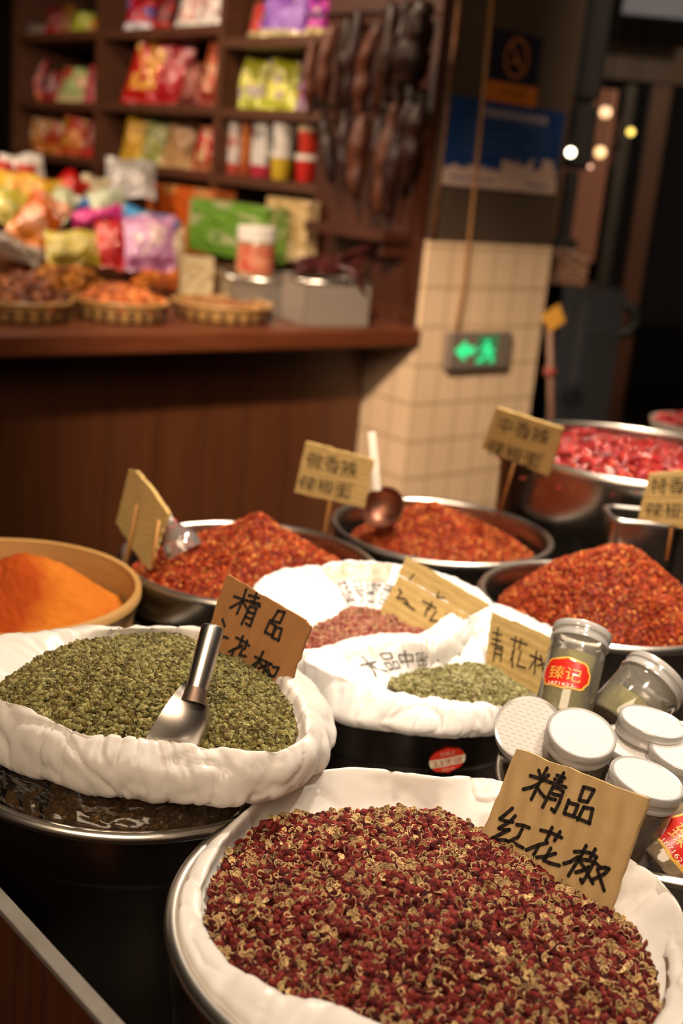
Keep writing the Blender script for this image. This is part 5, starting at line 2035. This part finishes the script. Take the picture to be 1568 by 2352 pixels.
def card_text(body, quad, pln, parent, m=INK_SOFT, name='handwriting', jitter=0):
    """lettering stretched into a picture quad (tl, tr, br, bl) on the card's plane"""
    P, n = pln
    q = [on_plane(x, y, P, n) for x, y in quad]
    V2, F, _ = text2d(body)
    V = []
    for u, v in V2:
        v2 = 1 - v
        uu = u + .02 * math.sin(v * 9 + u * 5)
        vv = v2 + .03 * math.sin(u * 11)
        p = (q[0] * (1 - uu) + q[1] * uu) * (1 - vv) + (q[3] * (1 - uu) + q[2] * uu) * vv
        V.append(p + n * .0006)
    return mesh(name, V, F, m, parent, False)


def T(sc, ox, oy, lines):
    return [[(x * sc + ox, y * sc + oy) for x, y in l] for l in lines]


front_strokes = T(.2679, 880, 1740, [
    [(1262, 155), (1350, 182), (1440, 215), (1568, 255)], [(1335, 110), (1352, 165)], [(1408, 90), (1345, 210), (1300, 300), (1272, 358)], [(1420, 150), (1365, 200)], [(1330, 228), (1270, 256), (1202, 272)], [(1322, 250), (1350, 300), (1386, 340)],
    [(1490, 152), (1558, 175)], [(1470, 186), (1535, 206)], [(1550, 132), (1505, 218)], [(1455, 255), (1410, 345), (1368, 425)], [(1455, 255), (1500, 262), (1545, 290), (1510, 390), (1470, 468), (1445, 440)], [(1455, 312), (1510, 325)], [(1432, 350), (1480, 362)],
    [(1110, 435), (1040, 495), (1000, 525), (1050, 545), (1115, 552)], [(1135, 500), (1080, 555), (992, 606), (1040, 622), (1086, 618)], [(1086, 618), (1000, 660), (930, 695), (985, 706), (1055, 708)], [(1145, 575), (1200, 582), (1255, 602)], [(1195, 610), (1160, 680), (1085, 718)], [(1055, 712), (1130, 738), (1202, 775)],
    [(1352, 622), (1440, 645), (1532, 686)], [(1450, 600), (1418, 670), (1398, 712)], [(1520, 636), (1470, 712)], [(1410, 730), (1330, 750), (1228, 792)], [(1332, 762), (1300, 820), (1275, 856)], [(1438, 778), (1400, 850), (1376, 880), (1430, 905), (1512, 926)], [(1318, 856), (1390, 848), (1480, 822)],
]) + T(.2347, 1200, 1820, [
    [(510, 580), (580, 580), (660, 592), (728, 632), (712, 650)], [(625, 520), (570, 630), (510, 720), (450, 815)], [(405, 697), (470, 678), (545, 632)], [(715, 555), (665, 640)], [(545, 655), (640, 662), (710, 684), (765, 735)], [(560, 672), (610, 740), (650, 820), (690, 890)],
    [(522, 782), (580, 768), (652, 728)], [(692, 700), (640, 800), (584, 885), (570, 850)], [(765, 740), (810, 735), (850, 748), (800, 800), (680, 858)], [(735, 752), (765, 850), (800, 960)],
    [(455, 75), (430, 150), (408, 205), (515, 240)], [(455, 100), (545, 125), (502, 230)], [(600, 148), (570, 210), (540, 268)], [(600, 145), (690, 162), (655, 300)], [(535, 250), (660, 304)],
]) + T(.3112, 1080, 1400, [[(838, 1312), (805, 1408), (866, 1420)], [(838, 1310), (916, 1332), (868, 1418)]])
pf = plane_tilt((1100, 1925, .749), (1390, 2090, .751), 20)
card('ribbed kraft price card with bold black writing standing in the nearest bag', [(1186, 1720), (1488, 1834), (1392, 2110), (1085, 1960)], pf, KRAFT, .004, front_strokes, 8.6)

green_strokes = T(.4847, 0, 1200, [
    [(1110, 350), (1170, 370), (1232, 398)], [(1168, 316), (1150, 370), (1124, 432)], [(1150, 372), (1092, 404)], [(1152, 374), (1180, 425)], [(1180, 345), (1228, 358)], [(1216, 335), (1202, 388)], [(1190, 372), (1232, 386)],
    [(1186, 396), (1165, 440), (1146, 482)], [(1186, 396), (1216, 408), (1186, 492), (1166, 478)], [(1178, 424), (1204, 432)], [(1166, 448), (1194, 458)],
    [(1318, 420), (1290, 465), (1326, 476)], [(1318, 418), (1350, 426), (1328, 474)], [(1282, 462), (1256, 520), (1292, 536)], [(1284, 476), (1306, 488), (1292, 532)], [(1308, 500), (1290, 545), (1322, 558)], [(1310, 496), (1336, 504), (1320, 560)],
    [(1120, 545), (1150, 560), (1182, 584)], [(1152, 538), (1132, 592)], [(1172, 560), (1160, 600)], [(1086, 612), (1120, 596), (1150, 585)], [(1112, 600), (1098, 632)], [(1150, 600), (1136, 628), (1166, 634)], [(1055, 458), (1066, 492)], [(1052, 538), (1080, 548)],
    [(1210, 636), (1240, 650), (1288, 672)], [(1248, 612), (1226, 660), (1196, 706)], [(1198, 676), (1232, 652)], [(1232, 664), (1262, 700), (1270, 730)], [(1226, 690), (1280, 672)], [(1264, 660), (1250, 712), (1232, 722)], [(1294, 684), (1322, 688), (1300, 730), (1262, 718)], [(1272, 690), (1286, 752)],
])
pg = plane_tilt((480, 1545, .812), (654, 1600, .812), 18)
card('plain brown price card with black writing standing behind the scoop', [(521, 1319), (700, 1424), (713, 1440), (652, 1612), (440, 1560)], pg, KRAFT_PLAIN, .0035, green_strokes, 6.5)

# cards in the stickered pot
pr = plane_tilt((885, 1420, .772), (1010, 1455, .772), 32)
r_c, b_c, pp = card('folded pale card with faint writing leaning in the back printed bag', [(916, 1322), (1076, 1412), (1008, 1468), (868, 1412)], pr, KRAFT_PALE, .003, T(.472, 560, 1260, [
    [(755, 195), (768, 215), (745, 240), (772, 246)], [(772, 240), (790, 250), (800, 270)], [(778, 262), (830, 300)], [(870, 255), (935, 290)], [(915, 262), (900, 300)], [(895, 285), (880, 330)], [(935, 305), (905, 350), (945, 355)], [(985, 320), (1060, 360)], [(1030, 320), (1005, 370)]]), 4.2, ink=INK_SOFT)
p_up = plane_tilt((916, 1322, .80), (1076, 1412, .80), 12)
a0 = on_plane(916, 1322, *pp)
pu = (a0, unit(np.cross(on_plane(1076, 1412, *pp) - a0, unit(Z * .92 + np.array([0, .5, 0])))))
if np.dot(pu[1], EYE - a0) < 0:
    pu = (pu[0], -pu[1])
card('', [(934, 1277), (1124, 1389), (1080, 1414), (914, 1319)], pu, KRAFT_PALE, .003, T(.472, 560, 1260, [[(828, 126), (806, 152)], [(948, 212), (940, 236), (975, 240)]]), 4, ink=INK_SOFT, root=r_c, part='upper_flap')
pb_ = plane_tilt((1125, 1525, .760), (1228, 1590, .760), 22)
card('pale ribbed card with faint writing leaning in the front printed bag', [(1128, 1404), (1264, 1464), (1232, 1596), (1114, 1532)], pb_, KRAFT_PALE, .003, T(.472, 560, 1260, [
    [(1212, 408), (1256, 422)], [(1210, 440), (1250, 452)], [(1238, 385), (1228, 470)], [(1205, 462), (1262, 482)], [(1225, 480), (1215, 548)], [(1226, 484), (1258, 494), (1250, 550)], [(1225, 510), (1250, 518)],
    [(1300, 440), (1380, 470)], [(1325, 430), (1315, 480)], [(1352, 440), (1340, 490)], [(1318, 490), (1300, 545)], [(1308, 500), (1308, 580)], [(1350, 500), (1330, 570), (1372, 582)],
    [(1395, 520), (1450, 545)], [(1425, 500), (1415, 610)], [(1415, 545), (1390, 585)], [(1445, 520), (1460, 600)], [(1430, 570), (1465, 560)]]), 4.6, ink=INK_SOFT)

# cards on skewers
def stick(root, x0, y0, x1, y1, pln, extra=.03):
    P, n = pln
    a = on_plane(x0, y0, P, n) - n * .006
    b = on_plane(x1, y1, P, n) - n * .006
    d = unit(b - a)
    MB().tube([a - d * extra, b + d * .012], .0022, 8).out('skewer', STICK, root, True)


pc = plane_tilt((677, 1130, .80), (835, 1166, .80), 8)
Yc = dep(740, 1240, 1.60)
pc = plane3((702, 1015, 1.60), (856, 1055, 1.575), (740, 1245, 1.585))
rt_, bo, pl_ = card('three strip pale card on a skewer left of the ladle', [(702, 1014), (858, 1056), (836, 1167), (676, 1131)], pc, KRAFT_PALE, .005)
card_text('微香辣', [(708, 1032), (822, 1062), (818, 1100), (702, 1072)], pl_, bo)
card_text('辣椒面', [(690, 1088), (812, 1112), (806, 1150), (684, 1122)], pl_, bo)
stick(rt_, 757, 1142, 738, 1248, pl_)
pc = plane3((1142, 938, 1.745), (1292, 985, 1.66), (1150, 1170, 1.76))
rt_, bo, pl_ = card('pale card on a skewer in front of the largest pot', [(1140, 936), (1292, 984), (1258, 1093), (1104, 1030)], pc, KRAFT_PALE, .005)
card_text('中香辣', [(1150, 952), (1266, 988), (1256, 1026), (1140, 990)], pl_, bo)
card_text('辣椒面', [(1124, 1004), (1248, 1044), (1240, 1080), (1116, 1042)], pl_, bo)
stick(rt_, 1176, 1062, 1142, 1176, pl_)
pc = plane3((1488, 1088, 1.47), (1600, 1078, 1.45), (1535, 1258, 1.45))
rt_, bo, pl_ = card('pale card on a skewer in the dome of chilli flakes at the right edge', [(1490, 1086), (1640, 1078), (1622, 1222), (1464, 1193)], pc, KRAFT_PALE, .005)
card_text('特香辣', [(1496, 1096), (1620, 1096), (1612, 1136), (1492, 1134)], pl_, bo)
card_text('辣椒面', [(1484, 1152), (1612, 1156), (1606, 1196), (1480, 1186)], pl_, bo)
stick(rt_, 1542, 1205, 1532, 1268, pl_)
pc = plane3((307, 1082, 1.45), (383, 1180, 1.36), (336, 1304, 1.36))
rt_, bo, pl_ = card('weathered card seen from behind on two skewers in the left flake pot', [(296, 1078), (310, 1080), (345, 1120), (384, 1178), (362, 1232), (338, 1306), (302, 1256), (266, 1200)], pc, KRAFT_PALE, .006)
for a, b in (((322, 1160), (294, 1300)), ((372, 1195), (354, 1305))):
    p = on_plane(*a, *pl_) + pl_[1] * .004
    q = on_plane(*b, *pl_) + pl_[1] * .004
    MB().tube([p, q], .0022, 8).out('skewer', STICK, rt_, True)

# ================================================================== scoop, ladle, plastic scoop
def img(dx, dy, dz):
    """direction given as picture right, picture down and away from the eye"""
    return dx * CR - dy * CU + dz * CF


def heap_hit(px, py, hp):
    for Y in np.arange(.55, 1.6, .0015):
        p = dep(px, py, Y)
        d = p[:2] - hp.c
        th = np.array([math.atan2(d[1], d[0]) % (2 * math.pi)])
        R = np.interp(th, THETA, hp.loop[0], period=2 * math.pi)
        rho = np.array([np.hypot(*d)]) / R
        if rho[0] < 1 and p[2] < hp.z(rho, th)[0][2]:
            return p
    return dep(px, py, .9)


sc = thing('steel_scoop', 'shiny steel scoop stuck in the green peppercorns', 'scoop', dep(430, 1690, .93))
mb = MB()
Ys = at(400, 1694, .818)[1] + .030
hA, hB = dep(489, 1441, Ys + .018), dep(449, 1592, Ys - .012)
ax = unit(hB - hA)
d_ = float(np.dot(hA - EYE, CF)) / FPX
rh = 27 * d_
x_ = unit(np.cross(ax, CF))
y_ = np.cross(ax, x_)
prof = [(0, -.0006), (rh * .80, -.0012), (rh * .97, .0), (rh, .002), (rh * .99, .02), (rh * .96, np.linalg.norm(hB - hA) * .99), (rh * .95, np.linalg.norm(hB - hA))]
V, F = [], []
n = 36
for r_, h_ in prof:
    for k in range(n):
        a = 2 * math.pi * k / n
        V.append(hA + ax * h_ + r_ * (math.cos(a) * x_ + math.sin(a) * y_))
for i in range(len(prof) - 1):
    for k in range(n):
        F.append((i * n + k, i * n + (k + 1) % n, (i + 1) * n + (k + 1) % n, (i + 1) * n + k))
SCOOP = mat('scoop steel', '#e2dcd4', .30, 1.0, noise=(5, .3), color2='#c9c0b8')
mesh('handle', V, F, SCOOP, sc, True, sharp=40)
Aax = unit(img(-78, 132, 0))
Oax = img(-130, -78, 35)
Oax = unit(Oax - np.dot(Oax, Aax) * Aax)
Sax = np.cross(Aax, Oax)
st0 = dep(434, 1560, Ys)
r0, Ls = 104 * d_, 205 * d_
V, F = [], []
nu, nv = 26, 28
for shell, sh in ((0, 0.0), (1, .0011)):
    for i in range(nu + 1):
        t = i / nu
        rb = .50
        rr_ = (r0 - sh) * (math.sqrt(max(0, 1 - (1 - t / rb) ** 2)) if t < rb else 1.0 - .03 * (t - rb))
        for j in range(nv + 1):
            ph = -math.pi / 2 + math.pi * j / nv
            V.append(st0 + Aax * (Ls * t + (sh if t < .1 else 0)) + rr_ * (-Oax * math.cos(ph) * 1.0 + Sax * math.sin(ph) * .60))
n1 = (nu + 1) * (nv + 1)
for sh in (0, 1):
    for i in range(nu):
        for j in range(nv):
            a = sh * n1 + i * (nv + 1) + j
            q = (a, a + 1, a + nv + 2, a + nv + 1)
            F.append(q if sh else q[::-1])
for i in range(nu):
    for j in (0, nv):
        a = i * (nv + 1) + j
        F.append((a, a + nv + 1, a + nv + 1 + n1, a + n1))
mesh('bowl', V, F, SCOOP, sc, True, sharp=60)
MB().lathe([(rh * .95, 0), (rh * 1.18, .006)], (0, 0, 0), 24)
cn = hB - ax * .004
V, F = [], []
for r_, h_ in ((rh * .96, 0), (rh * 1.02, .006), (rh * 1.12, .012)):
    for k in range(n):
        a = 2 * math.pi * k / n
        V.append(cn + ax * h_ + r_ * (math.cos(a) * x_ + math.sin(a) * y_))
for i in range(2):
    for k in range(n):
        F.append((i * n + k, i * n + (k + 1) % n, (i + 1) * n + (k + 1) % n, (i + 1) * n + k))
mesh('weld_collar', V, F, mat('weld collar', '#8a7466', .4, .9), sc, True)

# ladle
ld = thing('ladle', 'steel ladle with long pale handle standing in the chilli flakes', 'ladle', dep(880, 1200, 1.62))
lc = dep(878, 1163, 1.63)
rl_ = 52 * 1.63 / FPX * 1.03
On = unit(img(-.30, -.42, -.86))
x_ = unit(np.cross(On, Z))
y_ = np.cross(On, x_)
V, F = [], []
nu, nv = 14, 36
for sh in (1.0, .955):
    for i in range(nu + 1):
        ph = math.radians(4 + 86 * i / nu)
        for k in range(nv):
            a = 2 * math.pi * k / nv
            V.append(lc + rl_ * sh * (math.sin(ph) * (math.cos(a) * x_ + math.sin(a) * y_) - On * math.cos(ph) * .95))
n1 = (nu + 1) * nv
for sh in (0, 1):
    for i in range(nu):
        for k in range(nv):
            a, b = sh * n1 + i * nv + k, sh * n1 + i * nv + (k + 1) % nv
            q = (a, b, b + nv, a + nv)
            F.append(q[::-1] if sh else q)
for k in range(nv):
    a, b = nu * nv + k, nu * nv + (k + 1) % nv
    F.append((a, b, b + n1, a + n1))
F.append(tuple(range(nv)))
F.append(tuple(range(n1, n1 + nv))[::-1])
mesh('bowl', V, F, mat('chilli stained ladle steel', '#8a5c48', .42, .85), ld, True, sharp=60)
h0, h1 = dep(853, 992, 1.67), dep(866, 1128, 1.645)
hd_ = unit(h1 - h0)
wv_ = unit(np.cross(hd_, CF)) * .0062
th_ = unit(np.cross(hd_, wv_)) * .002
bevel(MB().prism([h0 - wv_, h0 + wv_, h1 + wv_ * .9, h1 - wv_ * .9], th_).out('handle', mat('pale handle', '#d8ccc0', .35, .3), ld), .0009)

# clear plastic scoop tied with red
ps = thing('plastic_scoop', 'clear plastic scoop with a red tie lying in the left flake pot', 'scoop', dep(410, 1250, 1.40))
pa, pb2 = dep(388, 1202, 1.40), dep(425, 1268, 1.39)
ax = unit(pb2 - pa)
P_ = [pa + ax * np.linalg.norm(pb2 - pa) * u for u in np.linspace(0, 1, 8)]
MB().tube(np.array(P_), [.007, .010, .015, .019, .022, .023, .0235, .0235], 24, False).out('bowl', clear_mat('clear scoop plastic', '#f0ece4', .12, .06, haze=.10), ps, True)
MB().tube([dep(378, 1176, 1.405), pa], [.006, .0075], 12).out('handle', mat('white plastic handle', '#d8d0c8', .35), ps, True)
MB().tube([pa + .0082 * np.array([math.cos(a), math.sin(a) * .5, math.sin(a) * .6]) for a in np.linspace(0, 2 * math.pi, 17)], .0022, 6).out('red_tie', mat('red string', '#b0382c', .6), ps, True)

# ================================================================== spice jars in the basin
bs = thing('steel_basin', 'steel basin with a wooden inner ring holding the spice jars', 'basin', (CJ[0], CJ[1], ZT))
cj3 = np.array([CJ[0], CJ[1], 0])
MB().lathe([(0, ZT + .001), (RJ * .9, ZT + .001), (RJ - .005, ZJ), (RJ - .008, ZJ), (RJ * .88, ZT + .008), (0, ZT + .008)], cj3, 96).out('body', STEEL, bs, True, sharp=50)
MB().tube([cj3 + Z * ZJ + np.array([(RJ - .0045) * math.cos(a), (RJ - .0045) * math.sin(a), 0]) for a in np.linspace(0, 2 * math.pi, 97)], .005, 12, False).out('rim', STEEL_RIM, bs, True)
MB().lathe([(RJ - .010, ZJ - .012), (RJ - .012, ZJ - .004), (RJ - .018, ZJ - .004), (RJ - .022, ZJ - .05), (RJ - .02, ZJ - .10)], cj3, 72).out('wooden_ring', mat('wooden ring', '#8a5a34', .5, noise=(10, .3), color2='#6e4424'), bs, True)

CUMIN = mat('brown ground spice', '#a0704a', .9, spec=.1, noise=(260, .3), color2='#6a4426', bump=(400, .8, .001))
TANSP = mat('tan ground spice', '#a88858', .9, spec=.1, noise=(260, .3), color2='#6a4f2c', bump=(400, .8, .001))
GREENSP = mat('green ground spice', '#a39c5c', .9, spec=.1, noise=(200, .3), color2='#837e44', bump=(400, .8, .001))
SEAL = mat('printed white lid disc', '#f0ece9', .55, spec=.15)


def seal_material():
    """white disc printed with rows of tiny pale grey marks"""
    m = SEAL
    N, L = m.node_tree.nodes, m.node_tree.links
    b = N['Principled BSDF']
    tc = N.new('ShaderNodeTexCoord')
    mp = N.new('ShaderNodeMapping')
    mp.inputs['Scale'].default_value = (1, 1, 1)
    mp.inputs['Rotation'].default_value = (0, 0, .35)
    L.new(tc.outputs['Object'], mp.inputs['Vector'])
    br = N.new('ShaderNodeTexBrick')
    br.inputs['Scale'].default_value = 230
    br.inputs['Mortar Size'].default_value = .36
    br.inputs['Brick Width'].default_value = 1.6
    br.inputs['Row Height'].default_value = .8
    br.inputs['Color1'].default_value = (*lin('#8a8078'), 1)
    br.inputs['Color2'].default_value = (*lin('#9a9088'), 1)
    br.inputs['Mortar'].default_value = (*lin('#c2bcb6'), 1)
    L.new(mp.outputs[0], br.inputs['Vector'])
    L.new(br.outputs['Color'], b.inputs['Base Color'])


seal_material()
LABRED = mat('red jar label', '#c0251a', .3, coat=.5)
LABGOLD = mat('gold label print', '#d8a848', .4, coat=.3)
LABWHITE = mat('pale label print', '#e8d8c0', .5)


def jar(label, top, axis, r, Lb, fill, spice, spin=0.0, lab=None, lidh=.011):
    """top: centre of the lid's top disc; axis: unit vector from base to lid; built upright then turned"""
    az = unit(axis)
    ax_ = unit(np.cross([0.1, 1, 0.05], az))
    ay = np.cross(az, ax_)
    ca, sa_ = math.cos(spin), math.sin(spin)
    ax2, ay2 = ax_ * ca + ay * sa_, ay * ca - ax_ * sa_
    base = np.asarray(top) - az * (Lb + lidh)
    Mx = Matrix.Identity(4)
    for i in range(3):
        Mx[i][0], Mx[i][1], Mx[i][2], Mx[i][3] = ax2[i], ay2[i], az[i], base[i]
    t = thing('spice_jar', label, 'jar', group='clear spice jars in the steel basin', matrix=Mx)
    MB().lathe([(0, 0), (r * .9, 0), (r * .97, .003), (r * .97, Lb * .86), (r * .94, Lb * .93), (r * .86, Lb * .97), (r * .86, Lb + .004)], n=48).out('body', CLEAR, t, True, True, 50)
    if fill > 0:
        MB().lathe([(0, .002), (r * .88, .002), (r * .945, .005), (r * .945, Lb * fill - .002), (r * .8, Lb * fill), (0, Lb * fill + .002)], n=40).out('ground_spice', spice, t, True, True, 50)
    lo = MB().lathe([(r * .90, Lb - .004), (r * 1.02, Lb - .004), (r * 1.03, Lb - .001), (r * 1.0, Lb), (r * 1.0, Lb + .004), (r * 1.03, Lb + .0045), (r * 1.03, Lb + lidh - .001), (r * 1.0, Lb + lidh), (r * .93, Lb + lidh - .0006)], n=56).out('lid', LIDCLEAR, t, True, True, 50)
    d = MB().lathe([(0, Lb + lidh - .0004), (r * .93, Lb + lidh - .0006), (r * .93, Lb + lidh - .0016), (0, Lb + lidh - .0016)], n=48).out('lid_disc', SEAL, lo, False, True)
    if lab:
        a0, zc_, w_, h_, texts = lab
        rl = r * .975 + .0006

        def wrap(u, v, lift):
            a = a0 + u / rl
            return (rl + lift) * np.array([math.cos(a), math.sin(a), 0]) + np.array([0, 0, zc_ + v])

        def patch(name, sx, sy, lift, m, par):
            V, F = [], []
            nn, kk = 32, 14
            for j in range(kk + 1):
                v = j / kk * 2 - 1
                hw = (1 - abs(v) ** 3.2) ** (1 / 2.4) * (1 + .0 * v)
                hw *= 1 - .10 * math.exp(-((abs(v) - .52) / .12) ** 2)
                for i in range(nn + 1):
                    V.append(wrap(sx * hw * (i / nn * 2 - 1), sy * v, lift))
            for j in range(kk):
                for i in range(nn):
                    a = j * (nn + 1) + i
                    F.append((a, a + 1, a + nn + 2, a + nn + 1))
            return mesh(name, V, F, m, par, False, True)
        lb_ = patch('label', w_, h_, 0, LABGOLD, t)
        patch('red_field', w_ * .92, h_ * .88, .0003, LABRED, lb_)
        for body, u0, u1, v0, v1, m in texts:
            V2, F, _ = text2d(body)
            V = [wrap(w_ * (u0 + (u1 - u0) * u), h_ * (v0 + (v1 - v0) * v), .0006) for u, v in V2]
            mesh('lettering', V, F, m, lb_, False, True)
    return t, Mx


RJAR = .0285
TX = [('臻记', -.62, .62, -.45, .35, LABGOLD), ('1871623', -.55, .4, -.82, -.62, LABWHITE)]


def facing_angle(Mx):
    """label angle on the jar that turns it to the eye"""
    p = Mx.inverted() @ Vector(EYE)
    return math.atan2(p[1], p[0])


JARS = [
    ('jar with its blank white lid turned to the viewer at left of the basin', at(1213, 1672, .800), (-.20, -.70, .69), RJAR, .052, .7, CUMIN),
    ('jar of brown spice with a printed lid right behind the cardboard card', at(1336, 1682, .812), (.04, -.34, .94), RJAR, .055, .88, CUMIN),
    ('jar with printed lid half hidden behind two brown spice jars', at(1455, 1704, .800), (.03, -.10, 1), RJAR * .98, .055, .7, CUMIN),
    ('jar with printed lid at upper right of the basin before the tilted green jar', at(1500, 1656, .816), (.12, -.02, 1), RJAR, .055, .7, CUMIN),
    ('jar cut by the right edge of the picture beside the printed lids', at(1572, 1728, .806), (.10, -.10, 1), RJAR, .055, .7, TANSP),
    ('jar of brown spice with a printed lid at right beside the cardboard card', at(1487, 1786, .806), (.16, -.08, .98), RJAR * 1.02, .058, .88, CUMIN, 0.0, (-2.35, .020, .018, .014, [])),
]
for a in JARS:
    jar(*a)
# tall clear jar with toothpick-like streaks leaning at the back, label to the viewer
d1 = np.array(dep(1338, 1448, 1.02))
d0 = np.array(dep(1289, 1650, .965))
axj = unit(d1 - d0)
t, Mx = jar('tall clear jar of green spice with a red label leaning at the back', d1, axj, 73 * .98 / FPX, .098, .55, GREENSP)
fa = facing_angle(Mx)
for o in list(t.children_recursive):
    bpy.data.objects.remove(o)
bpy.data.objects.remove(t)
t, Mx = jar('tall clear jar of green spice with a red label leaning at the back', d1, axj, 73 * .98 / FPX, .078, .78, GREENSP, lab=(fa - .25, .036, .024, .0155, TX))
e1, e0 = dep(1512, 1552, 1.01), dep(1440, 1640, .99)
jar('clear jar of green spice tilted to the right at the back of the basin', e1, unit(e1 - e0 + np.array([.02, .02, .012])), .0315, .058, .5, GREENSP)
# label jar low at the right edge
g1, g0 = dep(1640, 1880, .86), dep(1500, 1990, .83)
t, Mx = jar('jar of tan spice lying at the right edge with a big red label', g1, unit(g1 - g0), .031, .062, .9, TANSP)
fa = facing_angle(Mx)
for o in list(t.children_recursive):
    bpy.data.objects.remove(o)
bpy.data.objects.remove(t)
jar('jar of tan spice lying at the right edge with a big red label', g1, unit(g1 - g0), .031, .062, .9, TANSP, lab=(fa + .1, .030, .026, .021, TX))
